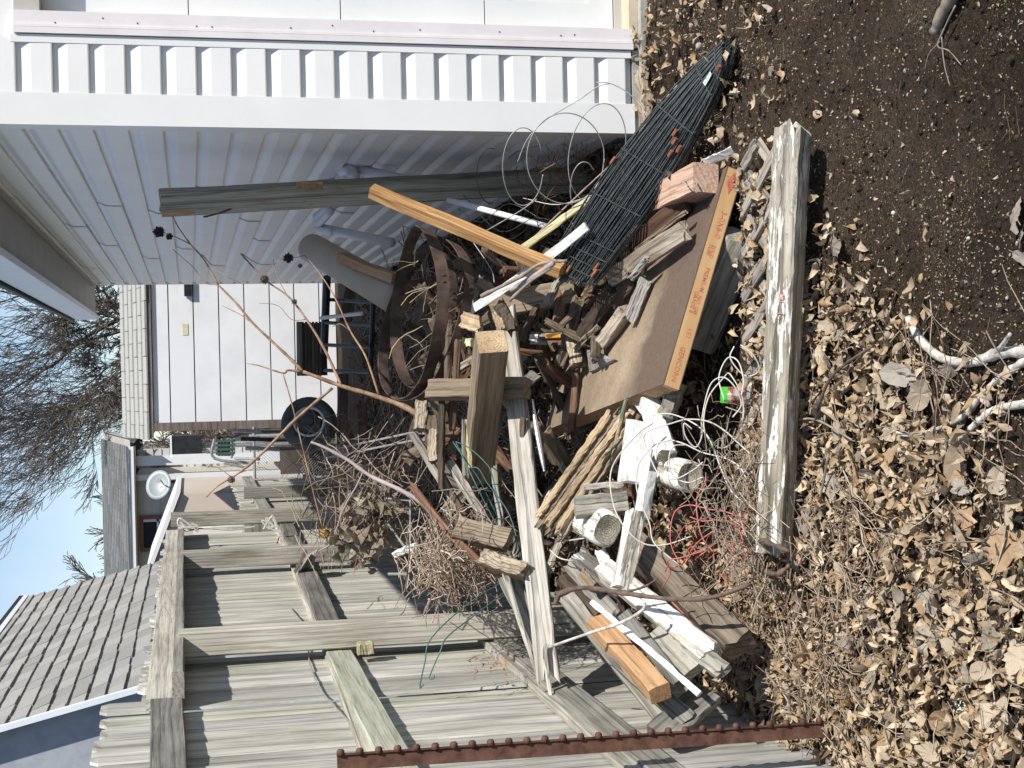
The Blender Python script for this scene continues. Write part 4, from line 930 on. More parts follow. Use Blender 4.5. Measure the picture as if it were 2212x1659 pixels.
for q in range(14):
    X_, y_ = rq.choice([(rq.uniform(1225, 1330), rq.uniform(600, 740)), (rq.uniform(1310, 1420), rq.uniform(470, 600)), (rq.uniform(1230, 1300), rq.uniform(640, 760))]); an = rq.gauss(2.15, .25); L_ = rq.uniform(30, 75); h_ = rq.uniform(.02, .075)
    a, b_ = OP(X_, y_, h_, X_+L_*math.cos(an), y_+L_*math.sin(an), h_+rq.uniform(-.02, .02)); mt_ = rq.choice(['darkwood', 'bark', 'redwood', 'darkwood', 'silver']); up_ = y_ < 600
    wd_ = {'darkwood': 'dark', 'bark': 'pale brown', 'redwood': 'reddish', 'silver': 'silvery'}[mt_]; pl_ = 'beside the black wire bundle' if up_ else 'at the left end of the firewood heap'
    B('bark_fragment', 'small %s bark fragment %s' % (wd_, pl_), a, b_, rq.uniform(.014, .034), rq.uniform(.010, .022), mt_, 'bark', roll=rq.uniform(-30, 30), group='%s bark fragments %s' % (wd_, pl_), jag=.008, rough=.0018, segs=6, warp=.0015)
# bark wedge
a0, a1, a2 = onpanel(1268, 752, .03), onpanel(1328, 776, .012), onpanel(1274, 804, .012)
cen = (a0+a1+a2)/3+un*.03; vs = []; n3 = 10
ringp = [a0.lerp(a1, i/4) for i in range(4)]+[a1.lerp(a2, i/4) for i in range(4)]+[a2.lerp(a0, i/3) for i in range(3)]
vs = [p+V((rnd.uniform(-.004, .004), 0, rnd.uniform(-.003, .003))) for p in ringp]+[p-un*.014 for p in ringp]+[cen]; nr = len(ringp)
fs = [(i, (i+1) % nr, 2*nr) for i in range(nr)]+[(i, nr+i, nr+(i+1) % nr, (i+1) % nr) for i in range(nr)]
o = link('bark_wedge', mesh('bark_wedge', vs, fs), M['silver']); tag(o, 'wedge shaped bark covered chunk at the near side of the heap on the door panel', 'firewood', FW)
# ---- folded black wire panels
wb = empty('folded_wire_crate', P(1420, 350, 4.3), 'long folded bundle of black wire panels with orange rust clips', 'wire crate')
E0a, E0b = P(1606, 66, 3.98), P(1584, 128, 3.92); E1a, E1b = P(1192, 578, 4.72), P(1300, 604, 4.52)
mida = P(1382, 292, 4.42); midb = P(1488, 338, 4.20)
def wlerp(u, v, h=0):
    # quadratic along u through the mid edge, v across
    def q(a, m_, b_): return a*(2*(u-.5)*(u-1))+m_*(4*u*(1-u))+b_*(2*u*(u-.5))
    p = q(E0a, mida, E1a)*(1-v)+q(E0b, midb, E1b)*v
    return p+V((0, 0, h))
for L_ in range(3):
    b = MB(); h = .012*L_; nw = 25; off = (-.02, .02, .0)[L_]; sh = (.0, .03, .06)[L_]
    for i in range(nw):
        v_ = i/(nw-1)+off; pts = [wlerp(sh+(1-sh*.5)*t_/9, v_+.006*math.sin(t_+i+L_), h+.003*math.sin(i*2+t_*1.3)) for t_ in range(10)]
        b.tube(pts, .0026, 4, cap=False)
    for u_ in [sh+.02, .17, .36, .55, .72, .86, .90, .93, .96, .985]:
        b.tube([wlerp(u_+.03*(t_/6-.5)+.01*L_, t_/6, h+.004+.002*(t_ % 2)) for t_ in range(7)], .0024, 4, cap=False)
    b.build('wire_panel', M['blackwire'] if L_ < 2 else plain('painted_lit_wire', (.02, .026, .028), (.07, .08, .082), 60, .3, bump=.1, spec=.6), wb)  # top layer: light on the black wires put into a paler colour
for i, (u_, v_) in enumerate(((.955, .93), (.975, .97), (.99, .02), (.42, .72), (.45, .80), (.50, .86), (.47, .95), (.60, .05), (.985, .5), (.06, .95))):
    b = MB(); b.tube([wlerp(u_-.012, v_, .036), wlerp(u_+.014, v_, .036)], .0062, 6); b.build('clip', M['rustclip'], wb)
b = MB(); b.add([wlerp(.13, .62, .036), wlerp(.19, .62, .036), wlerp(.19, .75, .036), wlerp(.13, .75, .036)], [(0, 1, 2, 3)]); b.build('paper_tag', plain('green_white_tag', (.16, .30, .23), (.6, .68, .63), 120, .7, bump=0), wb)
# ---- galvanised wire loops beside the garage
def loop(cx_, cy_, rx, ry, Y, dY=.1, t0=0, t1=6.5, n_=14, rot=0):
    out = []
    for i in range(n_+1):
        a = t0+(t1-t0)*i/n_; u, w = rx*math.cos(a), ry*math.sin(a); cr, sr = math.cos(rot), math.sin(rot)
        out.append((cx_+u*cr-w*sr, cy_+u*sr+w*cr, Y+dY*math.sin(a)))
    return out
wire('wire_loops', 'loose galvanised wire loops standing up in front of the garage corner', [
    loop(1222, 342, 84, 98, 4.62, .05), loop(1290, 330, 60, 108, 4.66, .06, t0=.4, t1=6.2, rot=.2), loop(1130, 360, 44, 84, 4.72, .06, t0=.2, t1=5.9),
    loop(1262, 410, 30, 60, 4.7, .05, t1=5.5),
    [(1288, 178, 4.6), (1318, 180, 4.58), (1350, 196, 4.56), (1380, 222, 4.54), (1398, 252, 4.5)], [(1318, 180, 4.58), (1290, 188, 4.6), (1250, 216, 4.62), (1180, 258, 4.68), (1140, 300, 4.72), (1118, 350, 4.75)],
    [(1130, 428, 4.8), (1206, 442, 4.72), (1290, 418, 4.62), (1310, 410, 4.58)], [(1048, 500, 4.95), (1120, 458, 4.85), (1160, 430, 4.8)], [(1020, 520, 5.0), (1060, 580, 4.9), (1068, 610, 4.85)],
    ], .0020, 'galv', k=5)
wire('dark_wires', 'thin dark wires tangled below the galvanised loops', [
    loop(1060, 380, 30, 60, 4.95, .05, t1=5), loop(1200, 470, 40, 50, 4.8, .05, t1=5), [(990, 450, 5.1), (1040, 480, 5.0), (1100, 440, 4.9), (1180, 480, 4.8)], [(1000, 420, 5.2), (1080, 500, 4.95), (1160, 470, 4.85), (1240, 500, 4.75)]],
    .0016, 'black', k=5)
# ---- plywood offcuts, white painted pieces, posts
PLY = 'splintered tan boards stacked under the door panel'
dirp = V((0, 0, 0))
for i in range(6):
    o_ = (i-2.5)*15.5; ax0 = (1352+o_*.90+(i % 3)*6, 912+o_*.42-(i % 3)*9, 4.30-.012*i+.016*(i % 2)); ax1 = (1192+o_*.72-(i % 2)*9, 1134+o_*.46+(i % 2)*14, 4.28-.014*i+.016*(i % 2))
    if i >= 4: ax0 = (1386+(i-4)*14, 858+(i-4)*8, 4.30)
    B('splintered_board', ['darkest splintered board at the back of the tan stack', 'second splintered board of the tan stack from the back', 'third splintered board of the tan stack from the back', 'fourth splintered board of the tan stack, beside the teal edge', 'fifth splintered board of the tan stack, reaching up under the door panel', 'nearest splintered board of the tan stack, next to the wide white board'][i],
      ax0, ax1, .022, .030, 'tanwood' if i % 2 == 0 else 'bark', 'board', roll=24, group=PLY, jag=.02, rough=.0022, segs=30, warp=.0008)
B('teal_flake', 'board edge with flaking teal paint under the corner of the door panel', (1354, 862, 4.20), (1322, 992, 4.17), .010, .014, 'teal', 'board', roll=30, jag=.02)
B('teal_flake', 'short teal painted splinter beside the wide white board', (1346, 940, 4.17), (1300, 990, 4.15), .008, .010, 'teal', 'splinter', roll=30, jag=.015)
B('wide_white_board', 'wide white painted board standing in the middle of the pile', (1384, 912, 4.06), (1366, 1044, 4.02), .088, .022, 'white', 'board', roll=-8, jag=.008, warp=.001, rough=.0006)
B('white_post_end', 'white painted post end right of the wide white board', (1402, 868, 4.12), (1440, 985, 3.96), .058, .050, 'white', 'post', roll=-24, jag=.002, bev=.008, warp=.0005, rough=.0005)
B('shaded_white_post', 'grey white post in the shade under the corner of the door panel', (1380, 852, 4.26), (1432, 915, 4.12), .060, .04, 'white', 'post', roll=10, warp=.0005, rough=.0006)
B('grey_brace', 'short grey weathered post under the near corner of the door panel', (1466, 826, 4.0), (1438, 898, 4.02), .050, .045, 'grey', 'post', roll=20, bev=.008, rough=.003)
B('leaning_white_slat', 'narrow white slat leaning below the wide white board', (1402, 1018, 4.00), (1386, 1124, 3.98), .036, .034, 'white', 'slat', roll=-34, jag=.003, warp=.0005, rough=.0006)
B('long_white_slat', 'white painted slat with bare wood at its lower end crossing the long white beam', (1374, 1108, 3.96), (1340, 1274, 3.86), .050, .036, 'whiteworn', 'slat', roll=-30, jag=.004)
def round_post(name, label, a, b_, r, endmat, mat, sq=.82):
    a, b_ = at(a), at(b_); root = empty(name, (a+b_)/2, label, 'post')
    x = (b_-a).normalized(); Mx = frame_of(a, b_, 0); L_ = (b_-a).length; vs = []; fs = []; n_ = 16
    prof = [(-L_/2, .80), (-L_/2+.006, .90), (-L_/2+.02, 1.0), (-.2*L_, 1.0), (0, 1.01), (.2*L_, 1), (L_/2, 1)]
    for xx, s in prof:
        for k in range(n_): q = 2*math.pi*k/n_; cc, ss = math.cos(q), math.sin(q); e = .72; vs.append((xx, r*s*math.copysign(abs(cc)**e, cc), r*sq*s*math.copysign(abs(ss)**e, ss)))
    for i in range(len(prof)-1):
        for k in range(n_): k2 = (k+1) % n_; fs.append((i*n_+k, i*n_+k2, (i+1)*n_+k2, (i+1)*n_+k))
    link('shaft', mesh('shaft', vs, fs, True), M[mat], root, Mx)
    vs2 = [(-L_/2-.001, 0, 0)]+[vs[k] for k in range(n_)]; vs2 = [vs2[0]]+[(-L_/2-.0004, v_[1], v_[2]) for v_ in vs2[1:]]
    link('end_grain', mesh('end_grain', vs2, [(0, 1+(k+1) % n_, 1+k) for k in range(n_)]), M[endmat], root, Mx)
    return root
NORAND[0] = True
M['endgrain'] = wood('cracked_end_grain', (.2, .175, .13), (.36, .33, .265), (.5, .47, .4), grain=2.0, contrast=.75, bump=1.2)
M['sawn'] = wood('sawn_pale_end', (.30, .21, .13), (.43, .32, .20), (.52, .41, .28), grain=1.6, contrast=.35, bump=.4)
NORAND[0] = False
end_cap(sqt, (P(1062, 738, 4.46)-P(1032, 1022, 4.98)).length, .094, .094, 'sawn')
round_post('rounded_post', 'rounded white post with a cracked grey ring end facing the camera', (1490, 1030, 3.84), (1398, 1004, 4.30), .046, 'endgrain', 'whiteworn', .92)
round_post('rounded_post', 'rounded white post under the two stacked grey offcuts, its mossy end facing the camera', (1312, 1144, 3.98), (1200, 1088, 4.7), .054, 'endgrain', 'whiteworn', .8)
B('grey_offcut', 'upper of the two stacked grey offcuts on the rounded post', (1242, 1086, 4.08), (1353, 1076, 4.06), .030, .045, 'grey', 'offcut', roll=-18)
B('grey_offcut', 'lower of the two stacked grey offcuts, directly on the rounded post', (1243, 1108, 4.07), (1356, 1098, 4.05), .032, .045, 'grey', 'offcut', roll=-18)
B('broken_grey_chip', 'broken grey chip lying on the stacked grey offcuts', (1262, 1052, 4.1), (1350, 1047, 4.08), .020, .03, 'grey', 'chip', jag=.012)
B('white_stub', 'small white stub below the rounded post with the mossy end', (1296, 1190, 4.06), (1316, 1232, 4.02), .034, .02, 'whiteworn', 'stub', jag=.01)
# ---- dark scraps filling the gaps of the pile
rq = random.Random(12)
for q in range(120):
    X_, y_ = rq.choice([(rq.uniform(880, 1010), rq.uniform(540, 860)), (rq.uniform(1120, 1330), rq.uniform(560, 760)), (rq.uniform(985, 1240), rq.uniform(560, 900)), (rq.uniform(960, 1300), rq.uniform(880, 1260)), (rq.uniform(1180, 1420), rq.uniform(1000, 1300)), (rq.uniform(880, 1060), rq.uniform(820, 1080))])
    Yd = 5.35-(X_-900)/500*.85+rq.uniform(0, .18); a_ = rq.uniform(-1.0, 1.0)+(0 if rq.random() < .6 else 1.4); L_ = rq.uniform(50, 150)
    if X_ < 1010 and y_ < 880: Yd = rq.uniform(5.2, 5.7)
    c0 = P(X_, y_, Yd)
    if c0.z < .05: continue
    mt_ = rq.choice(['darkwood', 'darkwood', 'redwood', 'timber', 'grey']); wd_ = {'darkwood': 'dark rotten', 'redwood': 'reddish brown', 'timber': 'dull brown', 'grey': 'weathered grey'}[mt_]
    rg_ = 'inside and behind the rusty hoops' if X_ < 1010 and y_ < 880 else ('between the square timber and the heap of firewood' if X_ > 1100 and y_ < 900 else ('around the rusty hoops and the square timber' if y_ < 900 else ('behind the two white rounded posts' if X_ > 1200 else 'among the laths left of the square timber')))
    B('dark_scrap', wd_+' wood scrap buried '+rg_, (X_-L_*.5*math.sin(a_), y_-L_*.5*math.cos(a_), Yd), (X_+L_*.5*math.sin(a_), y_+L_*.5*math.cos(a_), Yd+rq.uniform(-.08, .1)), rq.uniform(.015, .05), rq.uniform(.01, .03), mt_, 'scrap', roll=rq.uniform(-40, 40), group=wd_+' scraps '+rg_, jag=.012, rough=.003, segs=6)
def cap_of(name, a, b_, w, t, mat, bev=.004, side=1):
    o = [q for q in COL.objects if q.name == name][0]; return end_cap(o, (at(a)-at(b_)).length, w, t, mat, side, bev)
cap_of('white_post_end', (1402, 868, 4.12), (1440, 985, 3.96), .056, .048, 'endgrain')
cap_of('leaning_white_slat', (1402, 1018, 4.00), (1386, 1124, 3.98), .034, .032, 'endgrain')
# ---- lower left of the pile
B('tan_stud', 'clean tan two by four with its pale end pointing down left beside the fence', (1290, 1346, 3.92), (1428, 1500, 3.52), .058, .046, 'pinetan', 'board', roll=-26)
B('peeling_white_strip', 'thin white strip with peeling black patches next to the tan stud', (1278, 1300, 3.84), (1512, 1498, 3.44), .0155, .010, 'whitestrip', 'strip', roll=0, segs=16)
B('long_white_beam', 'white painted beam with a worn grey end in the lower left of the pile', (1310, 1232, 3.98), (1540, 1418, 3.56), .062, .055, 'whiteworn', 'beam', roll=-14, jag=.01, bev=.006)
B('grey_twin_plank', 'grey plank between the white beam and the peeling strip', (1416, 1368, 3.72), (1500, 1452, 3.56), .072, .03, 'grey', 'plank', roll=-10)
B('grey_twin_plank', 'darker grey plank under the peeling white strip', (1350, 1330, 3.80), (1468, 1478, 3.56), .040, .03, 'railgrey', 'plank', roll=0)
B('peeling_post', 'dark post with peeling white paint and a broken end left of the white slat', (1252, 1206, 4.16), (1352, 1282, 3.98), .058, .05, 'whitepeel', 'post', roll=-10, jag=.014)
M['darklog'] = wood('dark_weathered_log', (.12, .095, .07), (.21, .175, .135), (.32, .275, .22), grain=.7, contrast=.6, bump=1.0)
B('brown_log', 'thick brown weathered beam lying behind the long white beam', (1372, 1180, 4.06), (1600, 1396, 3.62), .080, .07, 'darklog', 'beam', roll=-14, jag=.01, rough=.004)
B('teal_edge_board', 'dark board with teal paint behind the brown beam', (1420, 1170, 4.1), (1480, 1235, 3.98), .03, .02, 'teal', 'board', roll=0)
B('bottom_grey_plank', 'wide grey plank lying flat under the end of the tan stud', (1424, 1590, 3.55), (1530, 1496, 3.62), .085, .025, 'railgrey', 'plank', roll=-30)
B('brown_stub', 'small brown stub left of the peeling post', (1258, 1240, 4.1), (1286, 1270, 4.05), .035, .03, 'timber', 'stub', roll=20)
for i, (a, b_, w, mt) in enumerate([((1224, 1290, 4.2), (1440, 1560, 3.62), .05, 'grey'), ((1232, 1220, 4.3), (1330, 1330, 4.0), .045, 'railgrey'), ((1216, 1250, 4.3), (1290, 1330, 4.1), .04, 'darkwood'), ((1330, 1420, 3.75), (1490, 1560, 3.55), .05, 'railgrey'), ((1450, 1360, 3.7), (1560, 1450, 3.5), .05, 'grey')]):
    B('old_grey_plank', ['grey plank running along the fence under the tan stud', 'grey plank left of the peeling post', 'dark plank deep in the pile next to the fence', 'dark grey plank under the tan stud', 'short grey plank below the end of the white beam'][i], a, b_, w, .024, mt, 'plank', roll=rnd.uniform(-25, 10), jag=.01)
branch('peeled_branch', 'peeled white stick pointing left over the tan stud', [([(1392, 1300, 3.62), (1388, 1318, 3.62), (1340, 1346, 3.66), (1278, 1366, 3.74), (1186, 1398, 3.9)], .0045, .004)], 'birch', 'stick')
branch('brown_branch', 'thick dark brown branch with a broken tip lying over the long white beam', [([(1200, 1304, 3.92), (1212, 1282, 3.9), (1262, 1270, 3.86), (1345, 1281, 3.74), (1450, 1294, 3.62), (1540, 1290, 3.55), (1620, 1262, 3.5)], .008, .006), ([(1345, 1281, 3.74), (1390, 1268, 3.7), (1420, 1250, 3.66)], .004, .002)], 'stickdark', 'branch')
wire('hooked_wires', 'two dark wires with hooked tips hanging in front of the fence', [[(1097, 1250, 4.5), (1010, 1305, 4.42), (932, 1378, 4.36), (918, 1430, 4.34), (907, 1484, 4.34), (915, 1479, 4.33)], [(1112, 1262, 4.48), (1040, 1318, 4.42), (968, 1374, 4.36), (950, 1410, 4.34), (928, 1462, 4.33), (936, 1466, 4.32), (938, 1458, 4.32)]], .0022, 'greenwire', k=5)
wire('green_wires', 'dark green wires looping down behind the long grey board', [
    [(978, 954, 4.7), (1002, 988, 4.66), (1037, 1040, 4.62), (1075, 1117, 4.58)], [(985, 954, 4.7), (1014, 968, 4.66), (1049, 1000, 4.62), (1063, 1026, 4.6), (1081, 1111, 4.56)],
    [(1012, 1012, 4.64), (1033, 1012, 4.62), (1053, 1044, 4.6), (1100, 1111, 4.54), (1128, 1210, 4.46)], [(985, 956, 4.7), (1020, 1030, 4.6), (1060, 1110, 4.56), (1100, 1180, 4.5), (1108, 1215, 4.48)],
    [(1020, 1052, 4.6), (1045, 1058, 4.6), (1062, 1062, 4.6)]], .0021, 'greenwire', k=5)
# ---- white and red wires
cv = lambda x, y, Y: (1124.6+.2315*x, 850.3+.2315*y, Y)
wire('white_wire_coils', 'loose coils of whitish wire in front of the white boards', [
    [cv(1230, 280, 3.95), cv(1100, 370, 3.92), cv(900, 600, 3.9), cv(835, 800, 3.88), cv(880, 1080, 3.85), cv(1000, 1280, 3.82), cv(1150, 1400, 3.8), cv(1350, 1410, 3.78), cv(1600, 1330, 3.76)],
    [cv(2140, 560, 3.62), cv(2020, 450, 3.66), cv(1896, 340, 3.7), cv(1750, 260, 3.72), cv(1560, 240, 3.76), cv(1400, 280, 3.82), cv(1190, 350, 3.88), cv(1150, 430, 3.9), cv(1200, 570, 3.88), cv(1290, 750, 3.85), cv(1430, 800, 3.8), cv(1600, 720, 3.76), cv(1700, 640, 3.74)],
    [cv(1600, 330, 3.75), cv(1525, 280, 3.76), cv(1540, 400, 3.76), cv(1630, 500, 3.75), cv(1690, 400, 3.74), cv(1690, 250, 3.74), cv(1740, 0, 3.74), cv(1800, -120, 3.73), cv(1900, -150, 3.72), cv(2000, -60, 3.7), cv(2060, 100, 3.7), cv(1980, 220, 3.7)],
    [cv(1400, 430, 3.9), cv(1250, 480, 3.92), cv(1110, 640, 3.92), cv(1080, 800, 3.9), cv(1100, 960, 3.88), cv(1200, 1200, 3.85), cv(1250, 1400, 3.82), cv(1480, 1600, 3.78)],
    [cv(1400, 430, 3.9), cv(1530, 470, 3.85), cv(1700, 550, 3.8), cv(1900, 600, 3.72), cv(2040, 680, 3.64), cv(2110, 800, 3.6)], [cv(1540, 480, 3.8), cv(1430, 490, 3.8), cv(1385, 600, 3.8), cv(1420, 760, 3.8), cv(1560, 830, 3.78), cv(1700, 780, 3.74)],
    [cv(1900, 60, 3.7), cv(1850, -150, 3.74), cv(1930, -330, 3.78), cv(2030, -300, 3.76), cv(2080, -120, 3.72), cv(2050, 60, 3.7)],
    [cv(1230, 200, 3.9), cv(1400, 190, 3.86), cv(1620, 280, 3.78), cv(1760, 420, 3.74), cv(1870, 700, 3.7), cv(1960, 900, 3.64), cv(2080, 1020, 3.6)],
    [(1186, 1158, 4.3), (1215, 1168, 4.25), (1268, 1162, 4.15)], [(1188, 1188, 4.3), (1210, 1206, 4.25), (1242, 1212, 4.2)],
    [(1586, 748, 3.78), (1578, 775, 3.78), (1610, 812, 3.76), (1640, 800, 3.74), (1628, 768, 3.74), (1600, 745, 3.76)], [(1570, 808, 3.8), (1530, 860, 3.8), (1522, 930, 3.78), (1560, 968, 3.74), (1600, 930, 3.72), (1604, 860, 3.72), (1580, 812, 3.74), (1570, 806, 3.78)],
    ], .0021, 'whitewire', k=6)
rr = random.Random(44); runs = [[cv(1500, 1600, 3.72), cv(1410, 1430, 3.74), cv(1400, 1250, 3.76), cv(1450, 1090, 3.76), cv(1580, 1040, 3.72), cv(1760, 1080, 3.68), cv(1900, 1100, 3.66), cv(2040, 1160, 3.62), cv(2100, 1290, 3.58)],
    [cv(1580, 1150, 3.7), cv(1700, 1190, 3.68), cv(1896, 1180, 3.64), cv(2030, 1260, 3.6), cv(2080, 1400, 3.57)], [cv(1750, 780, 3.72), cv(1650, 960, 3.7), cv(1650, 1150, 3.68), cv(1700, 1350, 3.66), cv(1800, 1480, 3.62)],
    [cv(1350, 1659, 3.78), cv(1380, 1610, 3.76), cv(1500, 1600, 3.72), cv(1640, 1400, 3.68), cv(1800, 1280, 3.64)],
    [(1430, 1270, 3.76), (1448, 1238, 3.74), (1442, 1212, 3.72), (1470, 1205, 3.7), (1520, 1190, 3.66)], [(1442, 1290, 3.72), (1500, 1352, 3.66), (1540, 1412, 3.6), (1560, 1430, 3.56)]]
for i in range(34):
    c = (rr.uniform(1490, 1635), rr.gauss(1195, 52)); a0 = rr.uniform(0, 6.3); R_ = rr.uniform(16, 44); n_ = rr.randint(4, 7)
    runs.append([(c[0]+R_*math.cos(a0+i_*.6)*(1+.3*rr.random())+rr.gauss(0, 5), c[1]+1.3*R_*math.sin(a0+i_*.6)+rr.gauss(0, 5), G(c[0], c[1], .05).y-.02-.07*rr.random()) for i_ in range(n_)])
wire('red_wire_tangle', 'tangle of red wire left of the white boards', runs, .0020, 'redwire', k=5)
# ---- front beam
B('front_beam', 'long weathered white beam lying across the ground in front of the pile', (1712, 275, 'z', .085), (1672, 1192, 'z', .115), .076, .070, 'beamworn', 'beam', roll=30, segs=24, jag=.022, jag2=.006, bev=.006, rough=.002, warp=.003)
bpo = [o for o in COL.objects if o.name.startswith('front_beam')][0]
b = MB(); b.tube([P(1690, 1118, 3.63), P(1690, 1118, 3.60)], .007, 10); b.build('bolt_head', M['galv'], bpo)
b = MB(); f_ = frame_of(G(1712, 275, .085), G(1672, 1192, .115), 36)
# faded red brush marks on the beam top
for (u0, v0, u1, v1) in ((.052, -.012, .070, -.008), (.075, -.018, .078, .004), (.082, -.016, .1, -.014), (.106, -.016, .108, .004), (.112, -.014, .126, .002)):
    b.add([(-u0, .02+v0, .0375), (-u1, .02+v0, .0375), (-u1, .02+v1, .0375), (-u0, .02+v1, .0375)], [(0, 1, 2, 3)])
b.build('red_mark', plain('faded_red_paint', (.42, .16, .12), (.62, .5, .44), 200, .8, bump=0, pos=(.45, .6)), bpo, M=f_)
# ---- lattice
lat = empty('wood_lattice', (.1, 3.75, .02), 'grey diagonal wood lattice lying on the ground under the front beam', 'lattice')
LMx = Matrix.Translation((.12, 3.71, .030)) @ Matrix.Rotation(math.radians(-3), 4, 'Z')
hw, hd = .50, .19
for s_, zz in ((1, .0), (-1, .010)):
    k = -hw-hd
    while k < hw+hd:
        # line x = k + s*y, clipped
        pts = []
        y0, y1 = -hd, hd; xa, xb = k+s_*y0*.62, k+s_*y1*.62
        A_, B_ = V((xa, y0, zz)), V((xb, y1, zz)); d_ = (B_-A_)
        tA, tB = 0, 1
        if d_.x != 0:
            lo, hi = sorted(((-hw-A_.x)/d_.x, (hw-A_.x)/d_.x)); tA, tB = max(0, lo), min(1, hi)
        if tB-tA > .12:
            if rnd.random() < .92: board('slat', LMx @ (A_+d_*tA), LMx @ (A_+d_*tB), .034, .008, 'slat', parent=lat, up=(0, 0, 1), jag=.006, roll=rnd.uniform(-4, 4), segs=5)
        k += .125
B('loose_slat', 'loose grey slat poking up right of the front beam, nearest the door panel', (1612, 392, 3.94), (1668, 532, 3.80), .034, .018, 'slat', 'slat', roll=-20)
B('loose_slat', 'short pale slat with a broken tip behind the front beam', (1656, 372, 3.86), (1684, 440, 3.78), .026, .016, 'slat', 'slat', roll=-10)
B('loose_slat', 'thin grey slat under the door panel', (1622, 505, 3.98), (1668, 655, 3.84), .020, .014, 'slat', 'slat', roll=0)
B('shaded_grey_beam', 'thick grey beam in the shade under the door panel with a sawn end', (1606, 512, 3.98), (1510, 742, 4.22), .105, .085, 'grey', 'beam', roll=-8, bev=.012)
# ---- snack wrapper
sn = []; fs = []
for j in range(5):
    for i in range(9):
        u, v_ = i/8, j/4; X_ = 1556+64*u; y_ = 836+34*v_+3*u; p = P(X_, y_, 3.86); p += V((0, 0, .006*math.sin(u*3.1)*math.sin(v_*3.1)))+V((0, -.012*math.sin(u*3.14)*math.sin(v_*3.14)+rnd.uniform(-.002, .002), 0)); sn.append(p)
fs = [(j*9+i, j*9+i+1, (j+1)*9+i+1, (j+1)*9+i) for j in range(4) for i in range(8)]
mg = plain('green_foil', (.06, .50, .03), (.09, .58, .05), 6, .3, bump=0); mb_ = plain('brown_print', (.20, .06, .04), (.62, .46, .40), 55, .3, bump=0, pos=(.45, .55)); mw = plain('blue_white_print', (.15, .35, .6), (.75, .78, .70), 60, .3, bump=0)
mi = [0 if i < 2 else (2 if i > 6 else 1) for j in range(4) for i in range(8)]
o = link('snack_wrapper', mesh('snack_wrapper', sn, fs, False, mi), [mg, mb_, mw]); md = o.modifiers.new('s', 'SOLIDIFY'); md.thickness = .003
tag(o, 'small green and brown snack wrapper under the white wire coils', 'wrapper')
branch('bark_curl', 'dark curled bark strip lying on the left end of the front beam', [([G(1598, 1162, .12), G(1640, 1168, .15), G(1668, 1176, .17), G(1706, 1192, .14)], .010, .006), ([G(1640, 1212, .10), G(1650, 1232, .12), G(1680, 1240, .13), G(1705, 1222, .12)], .011, .006)], 'stickdark', 'bark', rough=.3)
# ---- rusty studded post
ta, tb_ = P(728, 1644, 3.28), P(1885, 1566, 3.30); tp = empty('studded_steel_post', tb_, 'rusty red studded steel fence post standing at the left edge', 'post')
xx = (tb_-ta).normalized(); nn = ((EYE-(ta+tb_)/2)); nn = (nn-xx*nn.dot(xx)).normalized(); yy_ = nn.cross(xx)
if yy_.dot(cY) < 0: yy_ = -yy_
Ln = (tb_-ta).length; TM = Matrix(((xx.x, yy_.x, nn.x, ta.x), (xx.y, yy_.y, nn.y, ta.y), (xx.z, yy_.z, nn.z, ta.z), (0, 0, 0, 1)))
b = MB(); vs = []; pr_ = [(-.022, .0), (-.022, .004), (.010, .005), (.012, .011), (.0165, .011), (.0165, .004), (.0165, 0)]
for i in range(13):
    x = Ln*i/12
    for (a, c) in pr_: vs.append((x, a, c))
n7 = len(pr_); fs = [(i*n7+k, i*n7+k+1, (i+1)*n7+k+1, (i+1)*n7+k) for i in range(12) for k in range(n7-1)]+[(i*n7+n7-1, i*n7, (i+1)*n7, (i+1)*n7+n7-1) for i in range(12)]+[tuple(range(n7))]
b.add(vs, fs); b.build('bar', M['rustred'], tp, M=TM)
x = .008; st_me = None
while x < Ln-.06:
    if st_me is None:
        b = MB(); b.tube([(0, .012, .006), (0, .022, .008), (0, .0265, .008)], [.0095, .0088, .005], 8); o = b.build('stud', M['rustred'], tp, True, TM @ Matrix.Translation((x, 0, 0))); st_me = o.data
    else: link('stud', st_me, None, tp, TM @ Matrix.Translation((x, 0, 0)))
    x += .0437
# ---- dead saplings and stems
dz_ = 5.15
sap = branch('dead_sapling', 'tall dead sapling with orange stem and forked bare twigs rising from the pile', [
    ([(912, 902, 5.0), (872, 878, 5.02), (800, 852, 5.05), (738, 834, 5.08), (655, 803, 5.12)], .0095, .0065),
    ([(655, 803, 5.12), (622, 770, 5.14), (585, 735, 5.16), (548, 700, 5.18), (510, 655, 5.2), (472, 616, 5.22)], .0055, .0035),
    ([(472, 616, 5.22), (440, 560, 5.24), (412, 528, 5.26), (385, 490, 5.28), (374, 468, 5.3)], .0032, .0016),
    ([(738, 834, 5.08), (700, 752, 5.12), (662, 690, 5.15), (622, 640, 5.2), (575, 606, 5.22), (520, 548, 5.26)], .0055, .0020),
    ([(818, 852, 5.04), (790, 770, 5.08), (757, 715, 5.12), (722, 640, 5.16), (690, 590, 5.2), (658, 551, 5.22)], .0042, .0018),
    ([(718, 838, 5.08), (640, 905, 5.08), (560, 985, 5.1), (515, 1022, 5.12), (470, 1050, 5.14), (446, 1074, 5.16)], .0060, .0020),
    ([(650, 803, 5.12), (622, 800, 5.12), (611, 806, 5.12), (560, 790, 5.14), (532, 785, 5.15)], .0045, .0015)], 'sapling', 'sapling', n=7)
